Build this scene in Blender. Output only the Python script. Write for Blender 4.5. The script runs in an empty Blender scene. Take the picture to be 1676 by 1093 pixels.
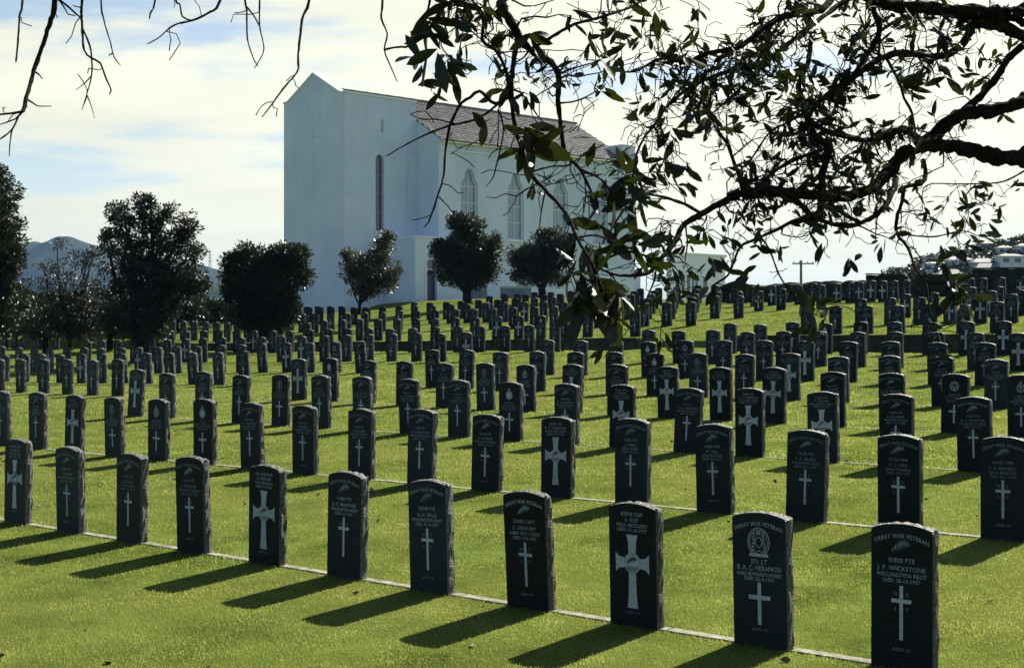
import bpy, math, random
import numpy as np
from mathutils import Vector, Matrix, noise as mnoise

S = bpy.context.scene
COL = S.collection
R = math.radians
EYE = 1.96
F = 2330.0
CX, CY = 838.0, 546.5
# ------------------------------------------------------------------ camera
cam_d = bpy.data.cameras.new('camera'); cam = bpy.data.objects.new('camera', cam_d); COL.objects.link(cam)
cam.location = (0, 0, EYE); cam.rotation_euler = (R(90), 0, 0)
cam_d.sensor_width = 36; cam_d.lens = 36*F/1676; cam_d.clip_start = 0.1; cam_d.clip_end = 20000
S.camera = cam
# ------------------------------------------------------------------ light, sky, exposure
S.view_settings.view_transform = 'Standard'; S.view_settings.look = 'None'
S.view_settings.exposure = 1.4; S.view_settings.gamma = 1; S.view_settings.use_curve_mapping = False
S.cycles.max_bounces = 6; S.cycles.transparent_max_bounces = 8; S.cycles.volume_bounces = 0
SUN_AZ, SUN_EL = R(41.4), R(39.5)
SUN = Vector((math.sin(SUN_AZ)*math.cos(SUN_EL), math.cos(SUN_AZ)*math.cos(SUN_EL), math.sin(SUN_EL)))
sd = bpy.data.lights.new('sun', 'SUN'); sd.energy = 5.0; sd.angle = R(0.5); sd.color = (1, .95, .80)
so = bpy.data.objects.new('sun', sd); COL.objects.link(so)
so.rotation_euler = (-SUN).to_track_quat('-Z', 'Y').to_euler()
W = bpy.data.worlds.new('World'); S.world = W; W.use_nodes = True
nt = W.node_tree; N = nt.nodes; L = nt.links
for n in list(N): N.remove(n)
def wn(t, **k):
    n = N.new(t)
    for a, v in k.items(): setattr(n, a, v)
    return n
def wmath(op, a, b=None, c=None, clamp=False):
    n = wn('ShaderNodeMath', operation=op, use_clamp=clamp)
    for i, v in enumerate((a, b, c)):
        if v is None: continue
        if isinstance(v, (int, float)): n.inputs[i].default_value = v
        else: L.new(v, n.inputs[i])
    return n.outputs[0]
out = wn('ShaderNodeOutputWorld'); bg = wn('ShaderNodeBackground'); L.new(bg.outputs[0], out.inputs[0])
sky = wn('ShaderNodeTexSky', sky_type='NISHITA'); sky.sun_disc = False
sky.sun_elevation = SUN_EL; sky.sun_rotation = SUN_AZ; sky.air_density = 1.0; sky.dust_density = .6; sky.ozone_density = 1.5
skys = wn('ShaderNodeVectorMath', operation='SCALE'); L.new(sky.outputs[0], skys.inputs[0]); skys.inputs[3].default_value = 0.050
tc = wn('ShaderNodeTexCoord'); sep = wn('ShaderNodeSeparateXYZ'); L.new(tc.outputs['Generated'], sep.inputs[0])
zz = wmath('ADD', wmath('MAXIMUM', sep.outputs[2], 0.0), 0.16)
cmb = wn('ShaderNodeCombineXYZ'); L.new(wmath('DIVIDE', sep.outputs[0], zz), cmb.inputs[0]); L.new(wmath('DIVIDE', sep.outputs[1], zz), cmb.inputs[1])
cmb.inputs[2].default_value = 3.1
mp = wn('ShaderNodeMapping'); L.new(cmb.outputs[0], mp.inputs[0]); mp.inputs['Rotation'].default_value = (0, 0, R(-14)); mp.inputs['Scale'].default_value = (.62, 1.25, 1); mp.inputs['Location'].default_value = (0.35, 0.15, 0)
n1 = wn('ShaderNodeTexNoise'); L.new(mp.outputs[0], n1.inputs[0]); n1.inputs['Scale'].default_value = 1.25; n1.inputs['Detail'].default_value = 9; n1.inputs['Roughness'].default_value = .56; n1.inputs['Distortion'].default_value = .25
# angle to the sun: cloud cover gets thicker and brighter on the sun's side (forward scattering)
dot = wn('ShaderNodeVectorMath', operation='DOT_PRODUCT'); L.new(tc.outputs['Generated'], dot.inputs[0]); dot.inputs[1].default_value = SUN
d = dot.outputs['Value']
bias = wmath('MULTIPLY_ADD', wmath('MAXIMUM', d, 0.0), 0.54, -0.262)
hz = wmath('MULTIPLY', wmath('SUBTRACT', 0.22, wmath('MAXIMUM', sep.outputs[2], 0.0)), 1.05)
hz = wmath('MAXIMUM', hz, -0.62)
cov = wmath('ADD', wmath('ADD', n1.outputs[0], bias), hz)
rmp = wn('ShaderNodeMapRange', interpolation_type='SMOOTHSTEP'); L.new(cov, rmp.inputs[0]); rmp.inputs[1].default_value = .46; rmp.inputs[2].default_value = .60
veil = wn('ShaderNodeMapRange'); L.new(sep.outputs[2], veil.inputs[0]); veil.inputs[1].default_value = .12; veil.inputs[2].default_value = .38; veil.inputs[3].default_value = .26; veil.inputs[4].default_value = .02
mask = wmath('MAXIMUM', rmp.outputs[0], veil.outputs[0])
# cloud radiance
fw = wmath('POWER', wmath('MAXIMUM', d, 0.0), 5.0)
n2 = wn('ShaderNodeTexNoise'); L.new(mp.outputs[0], n2.inputs[0]); n2.inputs['Scale'].default_value = 2.3; n2.inputs['Detail'].default_value = 7
br = wmath('ADD', wmath('MULTIPLY_ADD', fw, 0.13, 0.285), wmath('MULTIPLY', wmath('SUBTRACT', n2.outputs[0], .5), .09))
back = wn('ShaderNodeMapRange'); L.new(d, back.inputs[0]); back.inputs[1].default_value = -.6; back.inputs[2].default_value = .55; back.inputs[3].default_value = .30; back.inputs[4].default_value = 1.0
br = wmath('MULTIPLY', br, back.outputs[0])
cc = wn('ShaderNodeVectorMath', operation='SCALE'); cc.inputs[0].default_value = (1.33, 1.32, 1.06); L.new(br, cc.inputs[3])
mx = wn('ShaderNodeMix', data_type='VECTOR'); L.new(mask, mx.inputs[0]); L.new(skys.outputs[0], mx.inputs[4]); L.new(cc.outputs[0], mx.inputs[5])
L.new(mx.outputs[1], bg.inputs[0]); bg.inputs[1].default_value = 1.0

# ------------------------------------------------------------------ materials
def mat(name, base=(.5,.5,.5), rough=.8, spec=.5, **k):
    m = bpy.data.materials.new(name); m.use_nodes = True
    b = m.node_tree.nodes['Principled BSDF']
    b.inputs['Base Color'].default_value = (*base, 1); b.inputs['Roughness'].default_value = rough
    b.inputs['Specular IOR Level'].default_value = spec
    for a, v in k.items(): b.inputs[a.replace('_', ' ')].default_value = v
    return m
def noisy(m, c1, c2, scale=5, detail=6, lo=.35, hi=.65, bump=0, bscale=None, rand=0, coord='Object', c3=None, s3=.3):
    t = m.node_tree; b = t.nodes['Principled BSDF']
    co = t.nodes.new('ShaderNodeTexCoord')
    n = t.nodes.new('ShaderNodeTexNoise'); n.inputs['Scale'].default_value = scale; n.inputs['Detail'].default_value = detail; n.inputs['Roughness'].default_value = .6
    t.links.new(co.outputs[coord], n.inputs[0])
    r = t.nodes.new('ShaderNodeValToRGB'); r.color_ramp.elements[0].position = lo; r.color_ramp.elements[1].position = hi
    r.color_ramp.elements[0].color = (*c1, 1); r.color_ramp.elements[1].color = (*c2, 1)
    t.links.new(n.outputs[0], r.inputs[0]); col = r.outputs[0]
    if c3:
        n3 = t.nodes.new('ShaderNodeTexNoise'); n3.inputs['Scale'].default_value = s3; n3.inputs['Detail'].default_value = 5
        t.links.new(co.outputs[coord], n3.inputs[0])
        r3 = t.nodes.new('ShaderNodeMapRange'); r3.inputs[1].default_value = .42; r3.inputs[2].default_value = .66; t.links.new(n3.outputs[0], r3.inputs[0])
        x = t.nodes.new('ShaderNodeMix'); x.data_type = 'RGBA'; t.links.new(r3.outputs[0], x.inputs[0]); t.links.new(col, x.inputs[6]); x.inputs[7].default_value = (*c3, 1); col = x.outputs[2]
    if rand:
        oi = t.nodes.new('ShaderNodeObjectInfo'); mr = t.nodes.new('ShaderNodeMapRange'); mr.inputs[3].default_value = 1-rand; mr.inputs[4].default_value = 1+rand
        t.links.new(oi.outputs['Random'], mr.inputs[0])
        hs = t.nodes.new('ShaderNodeHueSaturation'); t.links.new(mr.outputs[0], hs.inputs['Value']); t.links.new(col, hs.inputs['Color']); col = hs.outputs[0]
    t.links.new(col, b.inputs['Base Color'])
    if bump:
        nb = t.nodes.new('ShaderNodeTexNoise'); nb.inputs['Scale'].default_value = bscale or scale*4; nb.inputs['Detail'].default_value = 6
        t.links.new(co.outputs[coord], nb.inputs[0])
        bp = t.nodes.new('ShaderNodeBump'); bp.inputs['Strength'].default_value = min(1, bump); bp.inputs['Distance'].default_value = .02
        t.links.new(nb.outputs[0], bp.inputs['Height']); t.links.new(bp.outputs[0], b.inputs['Normal'])
    return m
def leafy(name, c1, c2, trans, rough=.35, spec=.5, tmix=.4, scale=3):
    """leaf / blade: glossy diffuse skin mixed with translucency"""
    m = bpy.data.materials.new(name); m.use_nodes = True; t = m.node_tree; b = t.nodes['Principled BSDF']
    noisy(m, c1, c2, scale=scale, detail=3)
    b.inputs['Roughness'].default_value = rough; b.inputs['Specular IOR Level'].default_value = spec
    tr = t.nodes.new('ShaderNodeBsdfTranslucent'); tr.inputs[0].default_value = (*trans, 1)
    ms = t.nodes.new('ShaderNodeMixShader'); ms.inputs[0].default_value = tmix
    t.links.new(b.outputs[0], ms.inputs[1]); t.links.new(tr.outputs[0], ms.inputs[2])
    t.links.new(ms.outputs[0], t.nodes['Material Output'].inputs[0])
    return m
M = {}
M['granite'] = noisy(mat('granite', rough=.5, spec=.10), (.004,.0065,.0085), (.014,.019,.024), scale=160, detail=3, lo=.4, hi=.62, rand=.45, c3=(.020,.025,.028), s3=2.2)
M['rock'] = noisy(mat('rock', rough=.55, spec=.4), (.010,.012,.013), (.115,.12,.115), scale=60, detail=5, bump=.9, bscale=90, rand=.3)
M['paint'] = noisy(mat('inlay', rough=.6), (.22,.27,.30), (.34,.39,.42), scale=60, detail=3, rand=.15)
M['fadedpaint'] = noisy(mat('faded_inlay', rough=.6), (.055,.075,.088), (.16,.20,.22), scale=50, detail=4, rand=.25)
M['midpaint'] = noisy(mat('worn_inlay', rough=.6), (.11,.14,.155), (.27,.31,.33), scale=70, detail=4, rand=.2)
M['concrete'] = noisy(mat('concrete', rough=.9), (.09,.09,.07), (.27,.255,.20), scale=14, bump=.4, bscale=80)
M['turf'] = noisy(mat('turf', rough=1, spec=.0), (.045,.065,.012), (.11,.145,.03), scale=1.3, detail=8, bump=1, bscale=60, c3=(.11,.125,.03), s3=.35)
M['stucco'] = noisy(mat('stucco', rough=.9, spec=.2), (.60,.685,.79), (.69,.755,.84), scale=.5, detail=9, lo=.3, hi=.7, bump=.5, bscale=9, c3=(.54,.63,.74), s3=.22)
_t = M['stucco'].node_tree; _b = _t.nodes['Principled BSDF']; _src = _b.inputs['Base Color'].links[0].from_socket       # rain streaks and patched render
_c = _t.nodes.new('ShaderNodeTexCoord'); _m = _t.nodes.new('ShaderNodeMapping'); _m.inputs['Scale'].default_value = (.6, .6, .09); _n = _t.nodes.new('ShaderNodeTexNoise'); _n.inputs['Scale'].default_value = 1.5; _n.inputs['Detail'].default_value = 8; _n.inputs['Roughness'].default_value = .7
_t.links.new(_c.outputs['Object'], _m.inputs[0]); _t.links.new(_m.outputs[0], _n.inputs[0]); _r = _t.nodes.new('ShaderNodeMapRange'); _t.links.new(_n.outputs[0], _r.inputs[0]); _r.inputs[1].default_value = .45; _r.inputs[2].default_value = .75; _r.inputs[3].default_value = 1.0; _r.inputs[4].default_value = .90
_h = _t.nodes.new('ShaderNodeHueSaturation'); _t.links.new(_r.outputs[0], _h.inputs['Value']); _t.links.new(_src, _h.inputs['Color']); _t.links.new(_h.outputs[0], _b.inputs['Base Color'])
M['stucco_low'] = noisy(mat('white_render', rough=.9, spec=.2), (.72,.77,.82), (.80,.83,.86), scale=.6, bump=.3, bscale=12)
M['glass'] = mat('dark_glass', (.05,.08,.13), .15, .6)
M['leadglass'] = noisy(mat('leaded_glass', rough=.25, spec=.6), (.24,.30,.39), (.34,.40,.48), scale=5)
M['tile'] = noisy(mat('clay_tile', rough=.5, spec=.5), (.070,.064,.062), (.165,.148,.138), scale=1.7, detail=6, c3=(.12,.112,.108), s3=.7)
M['door'] = mat('blue_door', (.02,.04,.10), .5)
M['wallstone'] = noisy(mat('dark_wall_stone', rough=.95), (.012,.011,.008), (.05,.045,.03), scale=4, bump=.8, bscale=15)
M['darkhedge'] = noisy(mat('dark_hedge_wood', rough=1, spec=.1), (.010,.014,.010), (.025,.03,.02), scale=5, bump=.5)
M['bark'] = noisy(mat('bark', rough=1, spec=.05), (.006,.005,.004), (.026,.021,.017), scale=22, detail=6, bump=1, bscale=60)
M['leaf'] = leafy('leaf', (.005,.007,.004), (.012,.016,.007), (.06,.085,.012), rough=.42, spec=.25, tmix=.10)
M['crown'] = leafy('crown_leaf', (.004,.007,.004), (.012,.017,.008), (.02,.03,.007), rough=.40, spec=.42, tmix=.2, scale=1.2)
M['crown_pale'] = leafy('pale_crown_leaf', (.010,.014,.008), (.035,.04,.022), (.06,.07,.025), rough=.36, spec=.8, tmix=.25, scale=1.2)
M['blade'] = leafy('grass_blade', (.030,.048,.008), (.12,.15,.030), (.37,.44,.055), rough=.5, spec=.25, tmix=.50, scale=2.2)
_t = M['blade'].node_tree; _tr = [n for n in _t.nodes if n.type == 'BSDF_TRANSLUCENT'][0]          # drier and lusher patches of lawn
_n = _t.nodes.new('ShaderNodeTexNoise'); _n.inputs['Scale'].default_value = 1.6; _n.inputs['Detail'].default_value = 9; _n.inputs['Roughness'].default_value = .78
_c = _t.nodes.new('ShaderNodeTexCoord'); _t.links.new(_c.outputs['Object'], _n.inputs[0]); _r = _t.nodes.new('ShaderNodeValToRGB'); _t.links.new(_n.outputs[0], _r.inputs[0])
_r.color_ramp.elements[0].position = .36; _r.color_ramp.elements[0].color = (.12,.165,.028,1); _r.color_ramp.elements[1].position = .66; _r.color_ramp.elements[1].color = (.60,.63,.16,1)
_t.links.new(_r.outputs[0], _tr.inputs[0])
M['hill'] = noisy(mat('hill', rough=1, spec=0), (.012,.020,.014), (.035,.042,.024), scale=.012, detail=9, coord='Object')
M['metal'] = mat('galvanised', (.25,.27,.28), .5)
M['wood'] = noisy(mat('pole_wood', rough=.9), (.10,.08,.06), (.18,.15,.11), scale=5)
M['housew'] = noisy(mat('house_wall', rough=.9), (.55,.58,.58), (.68,.70,.68), scale=.4)
M['housew2'] = noisy(mat('house_wall_tan', rough=.9), (.38,.38,.35), (.50,.50,.46), scale=.4)
M['roofg'] = noisy(mat('house_roof', rough=.7), (.07,.08,.095), (.14,.15,.17), scale=.6)
M['roofr'] = noisy(mat('house_roof_brown', rough=.7), (.09,.06,.05), (.16,.11,.09), scale=.6)
M['screen'] = noisy(mat('grey_panel', rough=.5), (.10,.14,.22), (.17,.22,.30), scale=2)

# ------------------------------------------------------------------ mesh helpers
class MB:
    def __init__(s): s.v = []; s.f = []; s.mi = []
    def add(s, vs, fs, mi=0):
        o = len(s.v); s.v += [tuple(p) for p in vs]; s.f += [tuple(i+o for i in f) for f in fs]; s.mi += [mi]*len(fs)
    def box(s, c, sz, rot=None, mi=0):
        x, y, z = sz[0]/2, sz[1]/2, sz[2]/2
        vs = [Vector((a*x, b*y, e*z)) for e in (-1,1) for b in (-1,1) for a in (-1,1)]
        if rot is not None: vs = [rot @ v for v in vs]
        s.add([v+Vector(c) for v in vs], [(0,2,3,1),(4,5,7,6),(0,1,5,4),(2,6,7,3),(0,4,6,2),(1,3,7,5)], mi)
    def prism(s, poly, y0, y1, mi=0):
        """poly: (x,z) outline counter-clockwise seen from -Y; extruded from y0 (front) to y1"""
        n = len(poly)
        s.add([(x, y0, z) for x, z in poly]+[(x, y1, z) for x, z in poly],
              [tuple(range(n)), tuple(range(2*n-1, n-1, -1))]+[(i, i+n, (i+1) % n+n, (i+1) % n) for i in range(n)], mi)
    def flat(s, poly, y, mi=0): s.add([(x, y, z) for x, z in poly], [tuple(range(len(poly)))], mi)
    def tube(s, pts, rads, sides=6, mi=0, wob=0, cap=True):
        pts = [Vector(p) for p in pts]; n = len(pts); rings = []; up = Vector((.13, .21, 1)).normalized(); o = len(s.v)
        for i, p in enumerate(pts):
            t = (pts[min(i+1, n-1)]-pts[max(i-1, 0)])
            if t.length < 1e-6: t = Vector((0, 0, 1))
            t.normalize(); a = t.cross(up)
            if a.length < .05: a = t.cross(Vector((1, 0, 0)))
            a.normalize(); b = t.cross(a)
            for k in range(sides):
                an = 2*math.pi*k/sides; r = rads[i]*(1+(random.random()-.5)*wob)
                s.v.append(tuple(p+(a*math.cos(an)+b*math.sin(an))*r))
        for i in range(n-1):
            for k in range(sides):
                k2 = (k+1) % sides
                s.f.append((o+i*sides+k, o+i*sides+k2, o+(i+1)*sides+k2, o+(i+1)*sides+k)); s.mi.append(mi)
        if cap:
            s.f.append(tuple(o+k for k in range(sides))); s.mi.append(mi)
            s.f.append(tuple(o+(n-1)*sides+k for k in range(sides-1, -1, -1))); s.mi.append(mi)
    def mesh(s, name, mats, smooth=False):
        me = bpy.data.meshes.new(name); me.from_pydata(s.v, [], s.f)
        for m in (mats if isinstance(mats, (list, tuple)) else [mats]): me.materials.append(m)
        if len(me.materials) > 1: me.polygons.foreach_set('material_index', s.mi)
        if smooth: me.polygons.foreach_set('use_smooth', [True]*len(me.polygons))
        me.update(); return me
    def obj(s, name, mats, parent=None, loc=None, rz=0, smooth=False): return link(name, s.mesh(name, mats, smooth), parent, loc, rz)
def link(name, me, parent=None, loc=None, rz=0):
    o = bpy.data.objects.new(name, me); COL.objects.link(o)
    if parent: o.parent = parent
    if loc is not None: o.location = loc
    if rz: o.rotation_euler = (0, 0, rz)
    return o
def tag(o, label=None, cat=None, group=None, kind=None):
    if label: o['label'] = label
    if cat: o['category'] = cat
    if group: o['group'] = group
    if kind: o['kind'] = kind
    return o
def empty(name, loc, label, cat, group=None, rz=0):
    o = bpy.data.objects.new(name, None); COL.objects.link(o); o.location = loc; o.rotation_euler = (0, 0, rz); o.empty_display_size = .2
    return tag(o, label, cat, group)
def at(px, py, D): return Vector(((px-CX)/F*D, D, EYE+(CY-py)/F*D))

# ------------------------------------------------------------------ headstone survey: rows run away to the left at 40.4 degrees
TH = R(40.4); DX, DY = math.cos(TH), -math.sin(TH); NX, NY = math.sin(TH), math.cos(TH)
SH = .84; SW = .384; ST = .085
def rowZ(i): return 10.3+5.03*(i-1)
def depth(i, px): return rowZ(i)/(1+math.tan(TH)/F*(px-CX))
# (photo x of centre, photo y of top, kind)  V fern and slim cross, C large cross, E round badge, O oval badge; L = leaning
ROWS = {
1: [(29.5,719,'C'),(117,731,'V'),(216,741,'V'),(318,746,'V'),(437.5,761,'C'),(568,772,'V'),(708,786,'V'),(870,803,'V'),(1043,822,'C'),(1250.5,838,'B'),(1480.5,857,'V')],
2: [(5,640,'V'),(63,642,'V'),(122,646,'C'),(189,650,'O'),(260,653,'E'),(336,653,'E'),(414,659,'V'),(500,663,'V'),(592,669,'V'),(690,670,'V'),(797,678,'V'),(913,683,'C'),(1036,685,'V'),(1172,694,'V'),(1320,704,'V'),(1474,711,'V'),(1645,715,'V')],
3: [(222,604,'C'),(274,611,'V'),(334,608,'V'),(394,614,'V'),(460,612.6,'O'),(527,614,'V'),(595,616,'V'),(672,620,'V'),(752,622,'V'),(837,625,'E'),(928,627,'V'),(1019,629.6,'C'),(1125,635,'V'),(1228,636,'C'),(1349,642,'C'),(1468,645,'V'),(1597,650,'V')],
4: [(0,588,'V'),(35,588,'V'),(72,588,'O'),(111,588,'V'),(152,589.6,'V'),(193,587.6,'V'),(490,587,'C'),(542,586,'O'),(602,590,'V'),(662,590.5,'V'),(728,594,'V'),(796,594,'O'),(862,596.7,'E'),(937,596,'C'),(1011,596,'V'),(1095,600,'C'),(1181,601.5,'C'),(1267,601,'C'),(1364,608,'V'),(1461,610.6,'V'),(1563,611.5,'E'),(1674,614,'E')],
5: [(8,581,'V'),(41,580,'V'),(68,580,'V'),(100,580,'V'),(134,579,'CL'),(168,579,'VL'),(203,578.5,'VL'),(242,577.8,'VL'),(280,577,'VL'),(318,576.6,'VL'),(360,576.6,'VL'),(402,575,'VL'),(709,572.5,'V'),(763,572.5,'V'),(820,575.7,'V'),(880,575,'V'),(942,576,'V'),(1006,576,'V'),(1074,578,'E'),(1144,578,'O'),(1219,579,'V'),(1294,578,'C'),(1373,583,'V'),(1458,582,'V'),(1544,583.6,'V'),(1631,588,'V')],
6: [(3,567,'V'),(31,569,'C'),(56,570,'V'),(82,569,'CL'),(109.5,569.6,'V'),(137,569,'V'),(166,569.6,'V'),(200,569.6,'V'),(228,568.4,'CL'),(260,568.4,'VL'),(291,567,'VL'),(324,567,'VL'),(362,564.6,'V'),(395,564,'V'),(431,562,'VL'),(471,561,'CL'),(508,561,'VL'),(551,560,'EL'),(592,558.6,'VL'),(896,556,'V'),(950,557,'V'),(1007,557,'V'),(1063,559,'E'),(1123,557,'E'),(1185,556.5,'V'),(1251,557,'V'),(1319,558.5,'C'),(1388,559,'V'),(1460,559,'V'),(1535,560,'V'),(1612,560.7,'V')],
7: [(143,558.4,'V'),(167,557,'V'),(192,556.7,'V'),(219,554.6,'V'),(247,554,'V'),(276,556,'O'),(304,554,'C'),(333,553.4,'V'),(363,552,'V'),(395,552.7,'V'),(429,552,'V'),(461,550,'V'),(495,550,'C'),(531,549,'V'),(568,547.7,'V'),(604,547,'V'),(641,546,'O'),(682,544,'V'),(722,546,'V'),(764,544,'C'),(1062,540,'V'),(1113,541,'V'),(1167,540,'V'),(1223,543,'V'),(1282,542,'V'),(1340,541.6,'V'),(1404,543,'V'),(1465,543,'V'),(1532,543,'V'),(1598,544,'V'),(1668,545,'C')],
8: [(8,541.5,'V'),(24,541,'V'),(40.5,541,'V'),(57.5,541,'V'),(75.5,541,'V'),(92.5,541,'V'),(280,541,'V'),(306,542,'V'),(333,541,'V'),(358,541,'V'),(388,542,'V'),(416,541,'C'),(447,541,'V'),(474,541,'V'),(506,539.6,'V'),(539,539,'V'),(570,538,'V'),(604,537.5,'V'),(639,538,'V'),(676,537,'V'),(712,535,'V'),(750,534,'V'),(786,534,'V'),(827,532.7,'V'),(867,532,'V'),(908,530,'V'),(1195,529,'V'),(1244,531,'V'),(1298,527,'V'),(1351,528.4,'E'),(1408,526.5,'O'),(1464,527,'V'),(1522,527,'V'),(1582,526,'C'),(1643,525.4,'C')],
9: [(12,526,'V'),(26,526,'V'),(42,525,'V'),(57,526,'V'),(71,525,'V'),(84,526,'V'),(164,524,'V'),(179,524,'V'),(195,524,'V'),(210,523,'V'),(228,523.1,'V'),(246,523.7,'V'),(264,524.2,'V'),(282,524.8,'V'),(300,525.4,'V'),(318,526.0,'V'),(336,526.5,'V'),(354,527.1,'V'),(372,527.7,'V'),(389,528.2,'V'),(405,528.7,'V'),(422,529.5,'V'),(449,528,'V'),(475,526.4,'V'),(502,528,'V'),(530,524.5,'V'),(560,523,'V'),(589,522,'V'),(620,522.7,'V'),(650,522,'V'),(681,521.4,'V'),(712,521,'V'),(745,519.5,'C'),(778,519.5,'O'),(813,517.7,'C'),(849,517,'C'),(885.5,516.5,'E'),(923,514,'V'),(962,512,'V'),(1000,510.5,'V'),(1040,509,'V'),(1321,502,'V'),(1368,501,'V'),(1419,500.6,'V'),(1471,500,'V'),(1523,497,'V'),(1577,498,'V'),(1632,493.6,'V')],
10: [(167,515.7,'V'),(182,515.7,'V'),(197,515,'V'),(281,510,'V'),(300,510,'V'),(318,510,'V'),(337,510.4,'V'),(356,510.8,'V'),(375,511.1,'V'),(394,511.5,'V'),(413,511.9,'V'),(433,512.3,'V'),(453,512.7,'V'),(473,513.1,'V'),(494,513.5,'V'),(515.6,514,'V'),(542,514,'C'),(569,513,'C'),(597,511,'V'),(626,510.7,'V'),(653,508,'C'),(682,508,'V'),(713,507.6,'O'),(745,506,'V'),(776,505.7,'V'),(807,504.5,'V'),(840,503,'V'),(874.5,502.6,'V'),(907,501,'V'),(944,499,'V'),(980,499,'V'),(1055,496,'V'),(1092,494.5,'V'),(1131,494,'V'),(1409,489,'E'),(1457,487.4,'V'),(1505,486.5,'V'),(1555,488,'C'),(1605,484,'C'),(1656,481,'V')],
11: [(333.5,504.4,'V'),(348,503,'V'),(365,502.6,'V'),(381,501,'V'),(398,501.1,'V'),(415,501.3,'V'),(433,501.4,'V'),(451,501.6,'V'),(469,501.7,'V'),(487,501.8,'V'),(506,502.0,'V'),(524,502.1,'V'),(542,502.3,'V'),(560,502.4,'V'),(579,502.6,'V'),(598,503,'V'),(626,502,'V'),(653,501,'V'),(679,499.5,'V'),(707,499.5,'O'),(737,498,'V'),(765,497.6,'V'),(796,495,'V'),(826.5,494.5,'V'),(858.5,494,'C'),(890,493,'V'),(922.5,494,'V'),(957,491,'V'),(990,490,'V'),(1025,489,'V'),(1060,488,'V'),(1098,487.6,'V'),(1133,486.6,'V'),(1170,484,'V'),(1209,484,'V'),(1481.5,481,'C'),(1528,478.6,'C'),(1575,478,'V'),(1621,475.6,'C'),(1668,474,'V')],
12: [(484,503,'V'),(501.5,502,'V'),(520,501,'V'),(540,501,'V'),(559,501,'V'),(580,503,'V'),(601,502.6,'V'),(678,495,'V'),(703.5,495,'V'),(730.5,494,'V'),(754.5,492.6,'V'),(783,490.7,'E'),(814.5,490,'V'),(843.5,488,'V'),(875,487,'V'),(904.5,486,'V'),(937,485,'V'),(968,484,'V'),(1000,483,'V'),(1033,482,'V'),(1066,481,'V'),(1101,480.7,'V'),(1137,480.7,'V'),(1172,477,'V'),(1208,477,'V'),(1242,476,'C'),(1278.5,472,'V'),(1344,466,'V'),(1589,470,'V'),(1633,469,'V')],
13: [(801,484.5,'C'),(826,481,'V'),(847.5,480.7,'V'),(860,482,'V'),(889.5,482,'V'),(917,481,'V'),(945,480,'V'),(976,479,'V'),(1008,477.5,'V'),(1038,476.5,'V'),(1071,475.5,'V'),(1104,474.5,'V'),(1139,473,'V'),(1174,472,'V'),(1207,470,'V'),(1235,470,'V'),(1263.5,467,'C'),(1307.5,467,'C'),(1369.5,464,'C'),(1391.5,461.8,'V'),(1406,462,'C'),(1425.5,459,'C'),(1445,459.7,'C'),(1463,459,'V'),(1481,458,'V'),(1587,455,'V'),(1608,455,'O'),(1638,454,'V'),(1671,453,'C')],
14: [(875,478,'V'),(901.5,478,'V'),(934,476,'V'),(1048,472,'V'),(1078,471,'V'),(1108,469.5,'V'),(1142,467,'V'),(1170,467,'V'),(1196,467.5,'V'),(1217,467.6,'V'),(1290,465,'V'),(1330,463,'V')],
}
picks = []
for i, lst in ROWS.items():
    for px, py, k in lst:
        Y = depth(i, px); X = (px-CX)/F*Y; z = EYE+Y*(CY-py)/F-SH
        picks.append((i, px, X, Y, z, k))
# ------------------------------------------------------------------ terrain
PW = 36.3                                        # the low retaining wall runs along this line, between rows 8 and 9
def wall_gap(q): return -26.5 < q < -21.5        # grass ramp through the wall (fitted below)
_pp = [rowZ(i)*NY for i in range(1, 15)]
_zz = [-1.95,-1.72,-1.52,-1.37,-1.21,-.99,-.78,-.56,-.25,.18,.50,.82,1.15,1.42]
LO_P = np.array([-60, 0]+_pp[:8]+[PW+.1]); LO_Z = np.array([-4.5, -2.47]+_zz[:8]+[-.52])
HI_P = np.array([PW-2]+_pp[8:]+[62, 70, 90, 130, 300, 1000, 9000]); HI_Z = np.array([-.34]+_zz[8:]+[1.60, 1.75, 1.6, .4, -7, -14, -30])
pq = np.array([(x*DX+y*DY, x*NX+y*NY) for _, _, x, y, _, _ in picks])
def base0(p): return np.where(p < PW, np.interp(p, LO_P, LO_Z), np.interp(p, HI_P, HI_Z))
_res = np.array([z-EYE for *_, z, _ in picks])-base0(pq[:, 1])
def anchor(px, py, Z):
    x = (px-CX)/F*Z; p = x*NX+Z*NY; return (x*DX+Z*DY, p, (CY-py)/F*Z-float(base0(np.array([p]))[0]))
anc = [anchor(490,516,93), anchor(564,513,89), anchor(620,505,88.5), anchor(681,494,90), anchor(705,491,89.5), anchor(760,489,90), anchor(800,490,92), anchor(850,494,95)]
anc += [(-300, 60, -3), (-300, 20, -2), (-110, 75, -.8), (-95, 60, -.3)]
_a = np.array(anc)
AQ = np.concatenate([pq[:, 0], _a[:, 0], np.linspace(-40, 20, 12)]); AP = np.concatenate([pq[:, 1], _a[:, 1], np.full(12, 2.0)]); AR = np.concatenate([_res, _a[:, 2], np.zeros(12)])
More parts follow.
